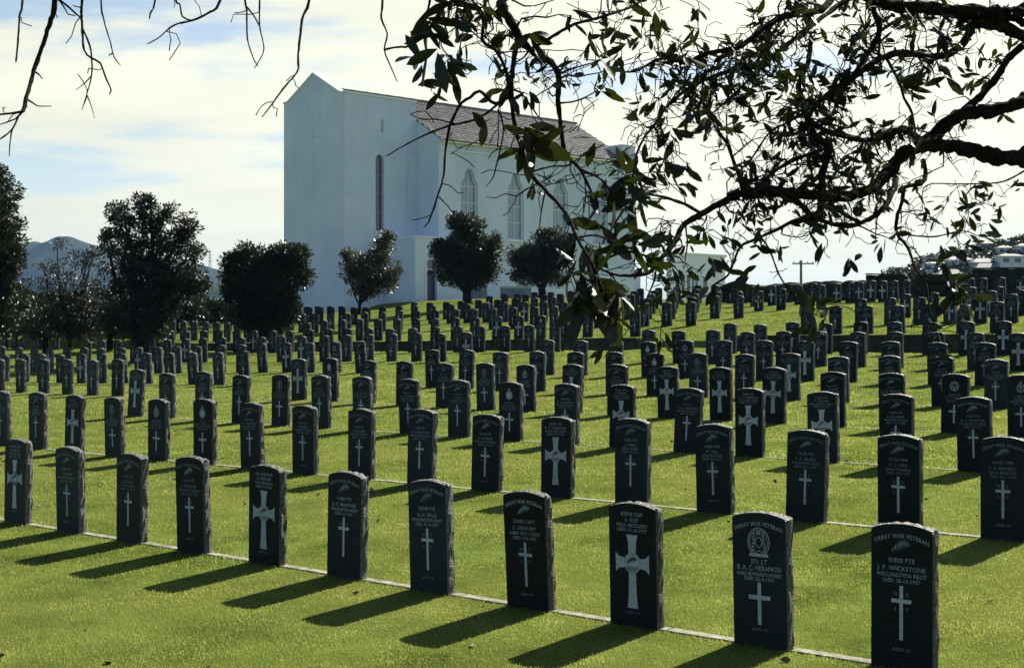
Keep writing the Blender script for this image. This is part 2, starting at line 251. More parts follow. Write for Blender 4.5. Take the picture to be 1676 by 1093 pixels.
def ground_qp(q, p):
    q = np.atleast_1d(q).astype(float); p = np.atleast_1d(p).astype(float)
    o = np.empty(len(q))
    for s in range(0, len(q), 4000):
        dq = (q[s:s+4000, None]-AQ)/3.2; dp = (p[s:s+4000, None]-AP)/2.2
        side = ((p[s:s+4000, None] < PW) != (AP < PW))*6.0
        w = 1/(1+dq*dq+dp*dp+side)**3
        w0 = 2e-6
        r = (w*AR).sum(1)/(w.sum(1)+w0)
        lo = np.interp(p[s:s+4000], LO_P, LO_Z); hi = np.interp(p[s:s+4000], HI_P, HI_Z)
        b = np.where(p[s:s+4000] < PW, lo, hi)
        # ramp through the gap in the wall
        g = np.clip(1-np.abs(q[s:s+4000]-GAPC)/GAPW, 0, 1); g = np.clip(g*3, 0, 1)
        pr = np.clip((p[s:s+4000]-(PW-1.7))/3.4, 0, 1)
        ramp = np.interp(PW-1.7, LO_P, LO_Z)*(1-pr)+np.interp(PW+1.7, HI_P, HI_Z)*pr
        inr = (np.abs(p[s:s+4000]-PW) < 1.7)
        b = np.where(inr, b*(1-g)+ramp*g, b)
        o[s:s+4000] = b+r+EYE
    return o
def q_of(px, Zc):
    Z = Zc/(1+math.tan(TH)/F*(px-CX)); x = (px-CX)/F*Z; return x*DX+Z*DY
WZ = PW/NY
GAPC = (q_of(1045, WZ)+q_of(1206, WZ))/2; GAPW = abs(q_of(1206, WZ)-q_of(1045, WZ))/2
def ground(x, y): return float(ground_qp([x*DX+y*DY], [x*NX+y*NY])[0])
def XY(q, p): return (q*DX+p*NX, q*DY+p*NY)
qs = np.concatenate([[-7000, -3000, -1200, -500, -250, -170], np.arange(-135, 30, .55), [40, 60, 100, 200, 500, 1500, 4000, 7000]])
ps = np.concatenate([[-3000, -500, -80, -20, -8], np.arange(-2, PW-.01, .5), [PW-.004, PW+.004], np.arange(PW+.4, 66, .5), np.arange(67, 130, 2.5), [150, 200, 300, 500, 900, 2000, 4000, 8000]])
Q, P = np.meshgrid(qs, ps); q1 = Q.ravel(); p1 = P.ravel(); zg = ground_qp(q1, p1)
gv = np.stack([q1*DX+p1*NX, q1*DY+p1*NY, zg], 1)
rng = np.random.default_rng(4)
nq, npp = len(qs), len(ps)
I = (np.arange(npp-1)[:, None]*nq+np.arange(nq-1)[None, :]).ravel()
gf = np.stack([I, I+1, I+nq+1, I+nq], 1)
me = bpy.data.meshes.new('ground'); me.from_pydata(gv.tolist(), [], gf.tolist()); me.materials.append(M['turf'])
me.polygons.foreach_set('use_smooth', [True]*len(me.polygons)); me.update()
tag(link('ground', me), kind='structure')

# flush concrete beams that the rows of stones stand on
def kerb_row(i, px0, px1):
    Zc = rowZ(i); qa, qb = q_of(px0, Zc), q_of(px1, Zc); n = max(2, int(abs(qb-qa)/.9)); mb = MB(); pc = Zc*NY+.02
    q = np.linspace(qa, qb, n+1); top = ground_qp(q, np.full(n+1, pc))
    for k in range(n):
        a, b = q[k], q[k+1]-.012; w = .046 if i < 3 else .030; h0 = top[k]+.006; h1 = top[k+1]+.006
        v = []
        for (qq, hh) in ((a, h0), (b, h1)):
            for pp in (pc-w, pc+w):
                x, y = XY(qq, pp); v += [(x, y, hh-.12), (x, y, hh)]
        mb.add(v, [(1,3,7,5),(0,1,5,4),(2,6,7,3),(0,2,3,1),(4,5,7,6)])
    tag(mb.obj('kerb', M['concrete']), kind='structure')
for i, a, b in ((1,-260,1800),(2,-200,1800),(3,190,1800),(4,-100,1800),(5,-100,1760),(6,-60,1760),(7,120,1740)): kerb_row(i, a, b)

# ------------------------------------------------------------------ headstones
random.seed(11)
def stone_mesh(var, coarse=False):
    r = random.Random(var); nseg = 10 if coarse else 26; sag = .033; cr = .012
    # front outline in x,z counter-clockwise: base left -> base right -> up right side -> arched top -> down left side
    side = [(SW/2, z) for z in np.linspace(-.22, SH-sag-cr, 5 if coarse else 16)]
    top = []
    for k in range(nseg+1):
        x = SW/2-cr*.6-(SW-1.2*cr)*k/nseg; top.append((x, SH-sag*(2*x/SW)**2))
    out_ = side+top+[(-x, z) for x, z in reversed(side)]
    mb = MB(); n = len(out_); ly = [-ST/2, -ST/2+.004, -ST*.22, ST*.12, ST*.34, ST/2] if not coarse else [-ST/2, -ST*.2, ST*.2, ST/2]
    rings = []
    for j, y in enumerate(ly):
        for (x, z) in out_:
            a = 0 if j == 0 else (.0 if j == 1 and not coarse else .010)
            bulge = math.sin(math.pi*(y+ST/2)/ST)*.006
            nn = mnoise.noise(Vector((x*23+var*7.1, y*40, z*23)))+.6*mnoise.noise(Vector((x*60+var*3, y*80, z*60)))
            k = (a*nn+(bulge if j > 1 else 0))
            cxn, czn = (1 if x > SW/2-.02 else -1 if x < -SW/2+.02 else x*1.2), (1 if z > SH-sag-cr*1.1 else 0)
            mb.v.append((x+cxn*k, y+(.006*nn if j == len(ly)-1 else 0), z+czn*k))
        rings.append(j*n)
    mb.f.append(tuple(range(n))); mb.mi.append(0)
    mb.f.append(tuple(range(len(ly)*n-1, (len(ly)-1)*n-1, -1))); mb.mi.append(1)
    for j in range(len(ly)-1):
        for k in range(n):
            k2 = (k+1) % n; o = j*n
            mb.f.append((o+k, o+n+k, o+n+k2, o+k2)); mb.mi.append(0 if j == 0 and not coarse else 1)
    return mb.mesh('headstone', [M['granite'], M['rock']])
stone_fine = [stone_mesh(v) for v in range(7)]; stone_far = [stone_mesh(v, True) for v in range(4)]
YF = -ST/2-.0022
_cache = {}
def text_tris(body, size, bend=0, spacing=1.0, xs=1.0):
    key = (body, size, bend, spacing, xs)
    if key in _cache: return _cache[key]
    cu = bpy.data.curves.new('t', 'FONT'); cu.body = body; cu.align_x = 'CENTER'; cu.size = size; cu.space_character = spacing; cu.resolution_u = 2; cu.offset = size*.012
    o = bpy.data.objects.new('t', cu); COL.objects.link(o)
    dg = bpy.context.evaluated_depsgraph_get(); me = bpy.data.meshes.new_from_object(o.evaluated_get(dg))
    vs = [(v.co.x*xs, v.co.y) for v in me.vertices]; fs = [tuple(p.vertices) for p in me.polygons]
    vs = [(x, z-bend*x*x) for x, z in vs]
    bpy.data.objects.remove(o); bpy.data.curves.remove(cu); bpy.data.meshes.remove(me)
    _cache[key] = (vs, fs); return _cache[key]
def put_text(mb, body, x, z, size, bend=0, spacing=1.05, maxw=None, y=YF):
    vs, fs = text_tris(body, size, bend, spacing)
    if maxw and vs:
        w = max(v[0] for v in vs)-min(v[0] for v in vs)
        if w > maxw: vs = [(a*maxw/w, b) for a, b in vs]
    mb.add([(a+x, y, b+z) for a, b in vs], fs)
def fern(mb, cx, cz, w, y=YF, flip=1, n=9):
    """silver fern frond: curved stem with tapering leaflets"""
    pts = [(-w*.48+w*.96*t, -.18*w+w*.42*math.sin(t*1.9)-.10*w*t) for t in np.linspace(0, 1, n)]
    for k in range(n-1):
        (x0, z0), (x1, z1) = pts[k], pts[k+1]; t = k/(n-1)
        mb.flat([(cx+flip*x0, cz+z0-.006*w*4), (cx+flip*x1, cz+z1-.006*w*4), (cx+flip*x1, cz+z1+.006*w*4), (cx+flip*x0, cz+z0+.006*w*4)][::flip], y)
        l = w*.36*math.sin(math.pi*(.16+.8*t))
        for s, dx, dz in ((1, .30, .95), (-1, .62, -.55)):
            tx, tz = x0+l*dx, z0+l*dz; b = w*.055
            mb.flat([(cx+flip*(x0-b), cz+z0), (cx+flip*(x0+b), cz+z0), (cx+flip*tx, cz+tz)], y)
def disc(cx, cz, rx, rz, n=22): return [(cx+rx*math.cos(2*math.pi*k/n), cz+rz*math.sin(2*math.pi*k/n)) for k in range(n)]
def ring(mb, cx, cz, rx, rz, t, y=YF, n=24, point=0):
    a = []; b = []
    for k in range(n):
        an = 2*math.pi*k/n; e = (point*max(0, math.sin(an))**6)
        a.append((cx+rx*math.cos(an), y, cz+(rz+e)*math.sin(an))); b.append((cx+(rx-t)*math.cos(an), y, cz+(rz+e-t)*math.sin(an)))
    mb.add(a+b, [(k, (k+1) % n, (k+1) % n+n, k+n) for k in range(n)])
def slim_cross(th=.023, h0=.165, h1=.48, arm=.125, az=.391):
    mb = MB(); t = th/2; a = arm/2
    mb.flat([(-t,h0),(t,h0),(t,az-t),(a,az-t),(a,az+t),(t,az+t),(t,h1),(-t,h1),(-t,az+t),(-a,az+t),(-a,az-t),(-t,az-t)], YF)
    return mb.mesh('cross', M['paint'])
def big_cross(detail=True):
    mb = MB(); zc = .44; r = .070
    def flare(pts): mb.flat(pts, YF)
    flare([(-.029, zc+r*.8), (.029, zc+r*.8), (.033, zc+.14), (.046, zc+.19), (-.046, zc+.19), (-.033, zc+.14)])
    flare([(-.029, zc-r*.8), (-.033, zc-.22), (-.043, .137), (.043, .137), (.033, zc-.22), (.029, zc-r*.8)])
    for s in (-1, 1): flare([(s*r*.8, zc-.030), (s*.11, zc-.040), (s*.137, zc-.066), (s*.137, zc+.066), (s*.11, zc+.040), (s*r*.8, zc+.030)][::s])
    ring(mb, 0, zc, r, r, .008); mb.flat(disc(0, zc, r-.0005, r-.0005), YF)
    return mb.mesh('cross', M['paint'])
def cross_emblem():
    mb = MB(); fern(mb, 0, .455, .088, y=YF-.002, n=8); put_text(mb, 'NZEF', 0, .388, .034, bend=-4, y=YF-.002, spacing=1.1, maxw=.1)
    return mb.mesh('fern_and_letters', M['granite'])
CROSS_S = slim_cross(); CROSS_E = slim_cross(.026, .14, .405, .155, .31); CROSS_B = big_cross(); EMB_B = cross_emblem()
def letters_mesh():
    mb = MB()
    for ch, x, z in (('N', -.037, .422), ('Z', .037, .422), ('E', -.039, .333), ('F', .039, .333)): put_text(mb, ch, x, z, .030)
    return mb.mesh('letters', M['fadedpaint'])
LET = letters_mesh()
def fern_mesh(r):
    mb = MB(); fern(mb, .0, .705, .115+.01*r.random(), n=9+r.randint(0, 2), flip=1); return mb.mesh('fern', M['fadedpaint'])
FERNS = [fern_mesh(random.Random(k)) for k in range(3)]
def badge_mesh(kind):
    mb = MB(); r = random.Random(kind)
    if kind == 'big':      # tall badge: double ring, crown and scrollwork inside
        ring(mb, 0, .655, .080, .092, .006, n=30); ring(mb, 0, .655, .066, .078, .004, n=30)
        mb.flat([(-.07,.565),(.07,.565),(.066,.585),(-.066,.585)], YF-.0005)
        put_text(mb, 'M', 0, .700, .038); ring(mb, 0, .655, .026, .034, .005, n=16)
        for s in (-1, 1):
            for k in range(5): ring(mb, s*(.043-.003*k), .615+.022*k, .010, .012, .004, n=10)
        for k in range(8): mb.flat(disc(-.045+.013*k, .600+.006*math.sin(k*2), .004, .005, 8), YF-.0004)
        return mb.mesh('badge', M['paint'])
    if kind == 'E0':
        ring(mb, 0, .66, .056, .060, .010); ring(mb, 0, .66, .036, .039, .005); mb.flat([(-.006,.625),(.006,.625),(.006,.695),(-.006,.695)], YF); put_text(mb, 'V', 0, .645, .06)
        ring(mb, 0, .738, .020, .014, .006, n=12)
    elif kind == 'E1':
        mb.flat(disc(0, .655, .046, .048), YF); ring(mb, 0, .655, .060, .062, .007); ring(mb, 0, .735, .024, .018, .007, n=12)
    elif kind == 'E2':
        ring(mb, 0, .668, .066, .068, .009); ring(mb, 0, .675, .030, .032, .007); put_text(mb, 'W', 0, .615, .045)
        for k in range(10): mb.flat(disc(.045*math.cos(k*.63), .668+.046*math.sin(k*.63), .006, .006, 8), YF)
    elif kind == 'O0':
        ring(mb, 0, .655, .052, .075, .008, point=.012); ring(mb, 0, .65, .033, .046, .006); mb.flat([(-.020,.62),(.020,.62),(0,.68)], YF)
    elif kind == 'O1':
        mb.flat(disc(0, .655, .040, .064), YF); ring(mb, 0, .655, .052, .078, .005)
    else:
        ring(mb, 0, .66, .056, .075, .007); put_text(mb, 'S', 0, .625, .085); put_text(mb, 'M', 0, .69, .03)
    return mb.mesh('badge', M['paint'])
BADGE = {k: badge_mesh(k) for k in ('big', 'E0', 'E1', 'E2', 'O0', 'O1', 'O2')}
def insc(kind, lines, aged=None, tidy=False):
    mb = MB()
    if kind == 'V':
        zs = (.615, .567, .530, .497); sz = (.033, .034, .030, .028)
    elif kind == 'C': zs = (.755, .717, .682, .650); sz = (.033, .032, .029, .029)
    elif kind == 'B':
        zs = (.520, .478, .444, .414); sz = (.036, .038, .028, .028)
    else: zs = (.535, .500, .468, .437); sz = (.033, .032, .028, .028)
    for t, z, s in zip(lines, zs, sz): put_text(mb, t, 0, z, s*1.12, maxw=.315)
    return mb.mesh('inscription', M['midpaint'] if tidy else M['fadedpaint'])
def one_line(name, body, z, size, bend, mt, mw):
    mb = MB(); put_text(mb, body, 0, z, size, bend=bend, spacing=1.08, maxw=mw); return mb.mesh(name, M[mt])
HEAD = {True: one_line('heading', 'GREAT WAR VETERAN', .758, .036, .95, 'midpaint', .345), False: one_line('heading', 'GREAT WAR VETERAN', .758, .036, .95, 'fadedpaint', .345)}
AGED = {t: one_line('age_line', 'AGED '+t, .10, .028, 0, 'fadedpaint', .2) for t in ('48','49','51','52','54','55')}
T1 = [('24/1808 RFM','H. MERCER','RIFLE BRIGADE','DIED 9-9-1937'), ('11481 PTE','T. JORDAN','WELLINGTON REGT','DIED 6-9-1937'), ('4062 PTE','J. BAKER','OTAGO REGT','DIED 10-10-1937'),
 ('61094 CPL','E. WILLIAMS','MILITARY FORCES','DIED 14-10-1937'), ('24/1808 RFM','H. MERCER','RIFLE BRIGADE','DIED 9-9-1937'), ('11385 PTE','D. C. McINTYRE','WELLINGTON REGT','DIED 2-9-1937'),
 ('25540 PTE','G. H. KELLS','WELLINGTON REGT','DIED 10-10-1937'), ('22658 CAPT','E. STEWART','ARMY PAY CORPS','DIED 19-9-1937'), ('43818 CAP','S. GUY','FIELD ARTILLERY','DIED 31-10-1937'),
 ('371 LT','B. A. C. HERAPATH',"KING EDWARD'S HORSE",'DIED 25-9-1937'), ('35820 PTE','J. P. WICKSTONE','WELLINGTON REGT','DIED 28-10-1937')]
AG1 = {8: '55', 7: '54', 10: '52', 1: '51', 4: '48'}
T2 = {11: ('38389 SPR','P. D. WAKEFIELD','AUCKLAND REGT','DIED 27-7-1937'), 12: ('15082 PTE','J. WASS','FIELD ENGRS','DIED 8-5-1937'), 13: ('25885 RFM','W. HILL','RIFLE BRIGADE','DIED 18-6-1937'),
 14: ('24188 PTE','R. C. BLADL','AUCKLAND REGT','DIED 28-1-1937'), 15: ('22720 RFM','H. L. ORR','RIFLE BRIGADE','DIED 13-5-1937'), 16: ('26182 RFM','C. F. MANSILL','RIFLE BRIGADE','DIED 25-1-1937'), 10: ('20138 PTE','A. DONALD','WELLINGTON REGT','DIED 10-7-1937')}
GEN = T1+list(T2.values())
_im = {}
def generic(kind, n):
    key = (kind, n % 6)
    if key not in _im: _im[key] = insc(kind, GEN[(n % 6)*2+1])
    return _im[key]
ORD = ['', 'first','second','third','fourth','fifth','sixth','seventh','eighth','ninth','tenth','eleventh','twelfth','thirteenth','fourteenth','fifteenth','sixteenth','seventeenth','eighteenth','nineteenth','twentieth']
for k, w in enumerate(['thirtieth']): pass
def ordn(n):
    if n <= 20: return ORD[n]
    t = 'twenty' if n < 30 else 'thirty'
    if n == 30: return 'thirtieth'
    return t+'-'+ORD[n % 10]
order = sorted(range(len(picks)), key=lambda k: picks[k][3])
single = set(order[:310])
far = MB()
rowcount = {}
KIND_TXT = {'V': 'fern and slim cross', 'C': 'large pale cross', 'E': 'round badge over slim cross', 'O': 'oval badge over slim cross', 'B': 'tall ornate badge and slim cross'}
SPECIAL = {(1, 9): 'front-row black headstone with tall ornate badge, second from the right edge', (1, 10): 'nearest and largest black headstone, at the right end of the front row',
 (1, 8): 'front-row headstone with large pale cross, left of the tall ornate badge stone', (1, 4): 'front-row headstone with large pale cross, fifth from the left', (1, 0): 'front-row headstone with large pale cross, cut by the left edge'}
for idx, (i, px, X, Y, z, kd) in enumerate(picks):
    n = rowcount[i] = rowcount.get(i, 0)+1
    total = len(ROWS[i]); k = kd[0]; lean = 'L' in kd; rr = random.Random(idx*13+5)
    if idx not in single:
        sm = stone_far[idx % 4]; rot = Matrix.Rotation(-TH, 3, 'Z')
        for mm, mi in ((sm, 0), (CROSS_B if k == 'C' else CROSS_S, 1)):
            far.add([rot @ v.co+Vector((X, Y, z)) for v in mm.vertices], [tuple(p.vertices) for p in mm.polygons], mi)
        continue
    s = link('headstone', stone_fine[(idx*5+i) % 7] if i <= 6 else stone_far[idx % 4], None, (X, Y, z), 0)
    tilt = R(-5.2+rr.uniform(-1.2, 1.2)) if lean else R(rr.gauss(0, .9))
    s.rotation_euler = (R(rr.gauss(0, 1.2)), tilt, -TH+R(rr.gauss(0, .8)))
    if rr.random() < .5: s.scale = (1, 1, 1+rr.uniform(-.008, .008))
    side = f'{ordn(n)} from left' if n <= total-n+1 else f'{ordn(total-n+1)} from right'
    lab = f'{"leaning " if lean else ""}headstone with {KIND_TXT[k]}, {side}, {ordn(i)} row back'
    if i == 1: lab = SPECIAL.get((1, n-1), f'front-row black headstone with {KIND_TXT[k]}, {side}')
    tag(s, lab, 'headstone', 'dark headstones standing in rows on the lawn')
    if k == 'V':
        link('cross', CROSS_S, s); link('fern_emblem', FERNS[idx % 3], s)
        if i < 8: link('letters', LET, s)
    elif k == 'C':
        link('cross', CROSS_B, s)
        if i < 11: link('cross_emblem', EMB_B, s)
    else:
        link('cross', CROSS_E, s)
        link('badge', BADGE['big' if k == 'B' else f'{k}{idx % 3}'], s)
    if k in 'VB': link('heading', HEAD[i == 1 and n > 4], s)
    if i == 1 and n-1 in AG1: link('age_line', AGED[AG1[n-1]], s)
    elif i < 4 and idx % 3 == 0: link('age_line', AGED['49'], s)
    if i == 1: link('inscription', insc(k, T1[n-1], tidy=n > 4), s)
    elif i == 2 and n-1 in T2: link('inscription', insc(k, T2[n-1], tidy=False), s)
    else: link('inscription', generic('E' if k in 'EOB' else k, idx), s)
fo = far.obj('distant_headstones', [M['granite'], M['paint']])
tag(fo, 'farthest headstones standing close together along the crest below the church', 'headstones', kind='stuff')

# retaining wall in two lengths
def ret_wall(pxa, pxb, label):
    qa, qb = q_of(pxa, WZ), q_of(pxb, WZ); n = int(abs(qb-qa)/.8)+2; q = np.linspace(qa, qb, n)
    lo_ = ground_qp(q, np.full(n, PW-.25)); hi_ = ground_qp(q, np.full(n, PW+.25)); mb = MB(); cp = MB(); v = []; w = []
    for k in range(n):
        jit = .015*mnoise.noise(Vector((q[k], 0, 0)))
        for (pp, zz_) in ((PW-.10+jit, lo_[k]-.15), (PW-.07+jit, hi_[k]-.015), (PW+.12, hi_[k]-.015), (PW+.12, lo_[k]-.15)):
            x, y = XY(q[k], pp); v.append((x, y, zz_))
        for (pp, zz_) in ((PW-.12+jit, hi_[k]-.012), (PW-.12+jit, hi_[k]+.03), (PW+.16, hi_[k]+.03), (PW+.16, hi_[k]-.012)):
            x, y = XY(q[k], pp); w.append((x, y, zz_))
    fs = [(4*k+a, 4*k+(a+1) % 4, 4*k+4+(a+1) % 4, 4*k+4+a) for k in range(n-1) for a in range(4)]+[(0,1,2,3), tuple(4*(n-1)+a for a in (3,2,1,0))]
    x, y = XY((qa+qb)/2, PW); e = empty('retaining_wall', (x, y, ground(x, y)), label, 'wall'); e_inv = Vector((x, y, ground(x, y)))
    mb.add([Vector(p)-e_inv for p in v], fs); cp.add([Vector(p)-e_inv for p in w], fs)
    mb.obj('wall', M['wallstone'], e); cp.obj('coping', M['wallstone'], e)
ret_wall(342, 1045, 'low dark retaining wall crossing the lawn, left of the grass ramp')
ret_wall(1206, 1800, 'low dark retaining wall crossing the lawn, right of the grass ramp')
# ------------------------------------------------------------------ church
AZ = R(47); Dv = Vector((math.sin(AZ), math.cos(AZ), 0)); Ov = Vector((math.cos(AZ), -math.sin(AZ), 0))
F0 = Vector((-10.58, 90, 0)); CH0 = Vector((F0.x, F0.y, ground(F0.x, F0.y)-.2))
def cw(u, v, z): return F0+Dv*u+Ov*v+Vector((0, 0, EYE+z))-CH0
class CB(MB):
    """boxes and wall panels in the church's own axes: u along the nave, v out of the near side wall, z above eye level"""
    def ub(s, u0, u1, v0, v1, z0, z1, mi=0):
        s.add([cw(u, v, z) for z in (z0, z1) for v in (v0, v1) for u in (u0, u1)], [(0,2,3,1),(4,5,7,6),(0,1,5,4),(2,6,7,3),(0,4,6,2),(1,3,7,5)], mi)
    def poly(s, pts, mi=0): s.add([cw(*p) for p in pts], [tuple(range(len(pts)))], mi)
church = empty('church', CH0, 'tall white rendered church with stepped gable front and dark tiled roof', 'church')
ZB = -1.5
def arch_outline(w, z0, zs, zt, ogee):
    """right half, from sill corner upward to the crown: list of (du,z)"""
    h = w/2
    if ogee: pts = [(h, z0), (h, zs), (h*.97, zs+.18), (h*.86, zs+.34), (h*.70, zs+.46), (h*.60, zs+.58), (h*.57, zs+.72), (h*.50, zs+.90), (h*.36, zs+1.06), (h*.18, zt-.03), (0, zt)]
    else: pts = [(h, z0), (h, zs)]+[(h*math.cos(a), zs+(zt-zs)*math.sin(a)) for a in np.linspace(.25, math.pi/2, 7)]
    return pts
def wall_with_windows(mb, u0, u1, z0, z1, v, wins, dep=.28):
    """wins: (centre u, width, sill, spring, top, ogee)"""
    cur = u0
    for (uc, w, zs0, zsp, zt, og) in wins:
        a = uc-w/2; b = uc+w/2
        mb.poly([(cur,v,z0),(a,v,z0),(a,v,z1),(cur,v,z1)]); mb.poly([(a,v,z0),(b,v,z0),(b,v,zs0),(a,v,zs0)])
        half = arch_outline(w, zs0, zsp, zt, og)
        mb.poly([(uc+du, v, z) for du, z in half[1:]]+[(uc, v, z1), (b, v, z1)]); mb.poly([(a, v, z1), (uc, v, z1)]+[(uc-du, v, z) for du, z in half[:0:-1]])
        full = half+[(-du, z) for du, z in half[-2::-1]]
        for k in range(len(full)):
            (p, q), (r, t) = full[k], full[(k+1) % len(full)]
            mb.poly([(uc+p, v, q), (uc+r, v, t), (uc+r, v-dep, t), (uc+p, v-dep, q)])
        cur = b
    mb.poly([(cur,v,z0),(u1,v,z0),(u1,v,z1),(cur,v,z1)])
def window(uc, w, zs0, zsp, zt, og, v, dep, glass, label=None):
    half = arch_outline(w, zs0, zsp, zt, og); full = half+[(-du, z) for du, z in half[-2::-1]]; vg = v-dep+.03
    fr = CB(); cur = [(uc+a, z) for a, z in full]; ins = [(uc+a*(1-.10/(w/2)), zs0+.06+(z-zs0)*(1-.11/(zt-zs0))) for a, z in full]; n = len(cur)
    fr.add([cw(a, vg+.05, z) for a, z in cur]+[cw(a, vg+.05, z) for a, z in ins], [(k, (k+1) % n, (k+1) % n+n, k+n) for k in range(n)])
    bars = [zs0+(zt-zs0)*t for t in (.26, .50, .74)]
    for z in bars: fr.ub(uc-w/2+.05, uc+w/2-.05, vg+.01, vg+.045, z-.025, z+.025)
    if w > 1: fr.ub(uc-.02, uc+.02, vg+.012, vg+.04, zs0+.05, zt-.1); 
    W_ = fr.obj('window', M['stucco_low'] if og else M['metal'], church)
    if label: W_['label'] = label
    g = CB(); g.poly([(a, vg, z) for a, z in cur]); g.obj('pane', glass, W_)
    s = CB(); s.ub(uc-w/2-.12, uc+w/2+.12, v+.002, v+.13, zs0-.16, zs0-.003); s.obj('sill', M['stucco_low'], W_)
# walls
w = CB()
nw = [(7.7+.75, 1.5, 6.41, 9.72, 10.92, 1), (11.9+.75, 1.5, 6.41, 9.72, 10.92, 1), (16.2+.75, 1.5, 6.41, 9.72, 10.92, 1), (20.3+.75, 1.5, 6.41, 9.72, 10.92, 1)]
tw = [(2.8, .67, 6.63, 11.25, 11.57, 0)]
wall_with_windows(w, 0, 5.8, ZB, 15.26, 0, tw)
wall_with_windows(w, 5.8, 23.3, ZB, 12.72, 2.33, nw)
# gable front with shoulders
gp = [(0,0,ZB),(0,0,15.26),(0,-.35,15.26),(0,-.62,15.36),(0,-3.4,16.86),(0,-6.2,15.40),(0,-6.45,15.30),(0,-6.8,15.30),(0,-6.8,ZB)]
w.poly(gp[::-1]); w.poly([(.35, b, c) for a, b, c in gp])
for k in range(1, 7): a, b = gp[k], gp[k+1]; w.poly([a, (.35, *a[1:]), (.35, *b[1:]), b])
w.poly([(0,-6.8,ZB),(0,-6.8,15.3),(5.8,-6.8,15.3),(5.8,-6.8,ZB)])
w.ub(.35, 5.8, -.35, -.001, 13, 15.26)            # parapet thickness
w.poly([(5.8,-.35,13),(5.8,0,13),(5.8,0,15.26),(5.8,-.35,15.26)][::-1])
# nave's front-facing return under the verge, far side and end
w.poly([(5.8,0,ZB),(5.8,0,14.06),(5.8,2.33,12.72),(5.8,2.33,ZB)]); w.poly([(5.8,-6.8,ZB),(5.8,-9.13,ZB),(5.8,-9.13,12.72),(5.8,-6.8,14.06)][::-1])
w.poly([(5.8,-9.13,ZB),(24.7,-9.13,ZB),(24.7,-9.13,12.72),(5.8,-9.13,12.72)])
w.ub(23.3, 24.7, .9, 2.35, ZB, 13.75); w.ub(24.3, 24.7, -9.1, .9, ZB, 13.3)
w.poly([(24.5,.9,13),(24.5,-3.4,15.9),(24.5,-7.7,13)][::-1]); w.poly([(24.5,.9,13),(24.5,-3.4,15.9),(24.5,-7.7,13)])
w.ub(5.05, 5.79, .002, .14, 6.2, 11.7)            # shallow pilaster
w.obj('wall', M['stucco'], church)
cp = CB()
for a, b in ((gp[1], gp[2]), (gp[2], gp[3]), (gp[3], gp[4]), (gp[4], gp[5]), (gp[5], gp[6]), (gp[6], gp[7])):
    q = [(-.07, a[1], a[2]+.002), (.42, a[1], a[2]+.002), (.42, b[1], b[2]+.002), (-.07, b[1], b[2]+.002)]
    cp.add([cw(*p) for p in q]+[cw(p[0], p[1], p[2]+.13) for p in q], [(0,1,2,3),(7,6,5,4),(0,4,5,1),(1,5,6,2),(2,6,7,3),(3,7,4,0)])
cp.ub(.0, 5.83, -.40, .07, 15.262, 15.38)
cp.obj('coping', M['stucco_low'], church)
cp = CB(); cp.ub(23.25, 24.75, .85, 2.42, 13.752, 13.86); cp.obj('coping', M['stucco_low'], church)
ev = CB(); ev.ub(5.85, 23.28, 2.332, 2.56, 12.50, 12.68); ev.ub(5.85, 23.28, 2.332, 2.42, 11.95, 12.05); ev.obj('eaves_moulding', M['stucco_low'], church)
cr = CB(); cr.ub(-.02, -.002, -3.52, -3.40, 9.75, 13.45); cr.ub(-.02, -.002, -4.35, -2.57, 12.75, 12.87); cr.obj('wall_cross', M['stucco'], church)
dr = CB(); dr.ub(-.05, -.002, -5.6, -5.5, 1.2, 5.3); dr.ub(-.06, -.002, -5.7, -3.4, 5.3, 5.42); dr.obj('blind_doorway', M['stucco'], church)
for wn_, lab in zip(nw, ('arched side window nearest the porch', None, None, 'arched side window nearest the far end')): window(*wn_, 2.33, .28, M['leadglass'], lab)
window(*tw[0], 0, .28, M['glass'], 'tall narrow round-headed window in the front block')
lv = CB()
for k in range(6): lv.ub(2.93, 3.07, .002, .05, 13.05+.14*k, 13.12+.14*k)
lv.obj('louvre_vent', M['metal'], church)
# tiled roof: every course of tiles is real, lapped and slightly uneven
rf = CB(); rr = random.Random(3); sl = .576; zr = 16.08
def roof_side(sgn, u0, u1, vend):
    run = vend; ncs = int(run/.30); tw_ = .26
    rf.add([cw(u0, -3.4, zr-.1), cw(u1, -3.4, zr-.1), cw(u1, -3.4+sgn*run, zr-.1-sl*run), cw(u0, -3.4+sgn*run, zr-.1-sl*run)], [(0,1,2,3)])
    if sgn < 0: return
    for c in range(ncs):
        va = -3.4+sgn*(c*.30-.02); vb = -3.4+sgn*((c+1)*.30+.04); za = zr-sl*abs(va+3.4); zb = zr-sl*abs(vb+3.4)
        for k in range(int((u1-u0)/tw_)):
            ua = u0+k*tw_+(c % 2)*.13; ub_ = ua+tw_-.012
            if ub_ > u1: continue
            j = rr.uniform(-.012, .016); um = (ua+ub_)/2
            rf.add([cw(ua, va, za-.02), cw(um, va, za+.012), cw(ub_, va, za-.02), cw(ua, vb, zb+.035+j), cw(um, vb, zb+.075+j), cw(ub_, vb, zb+.035-j), cw(ua, vb, zb-.02), cw(ub_, vb, zb-.02)],
                   [(0,1,4,3),(1,2,5,4),(3,4,5,7,6)])
roof_side(1, 5.8, 24.25, 6.1); roof_side(-1, 5.8, 24.25, 6.1); roof_side(1, .37, 5.78, 3.35); roof_side(-1, .37, 5.78, 3.35)
RF = rf.obj('roof', M['tile'], church)
rc = CB()
for k in range(48): u = .37+k*.5; rc.ub(u, u+.47, -3.55, -3.25, zr-.05, zr+.10+.01*(k % 2))
rc.obj('ridge_capping', M['tile'], RF)
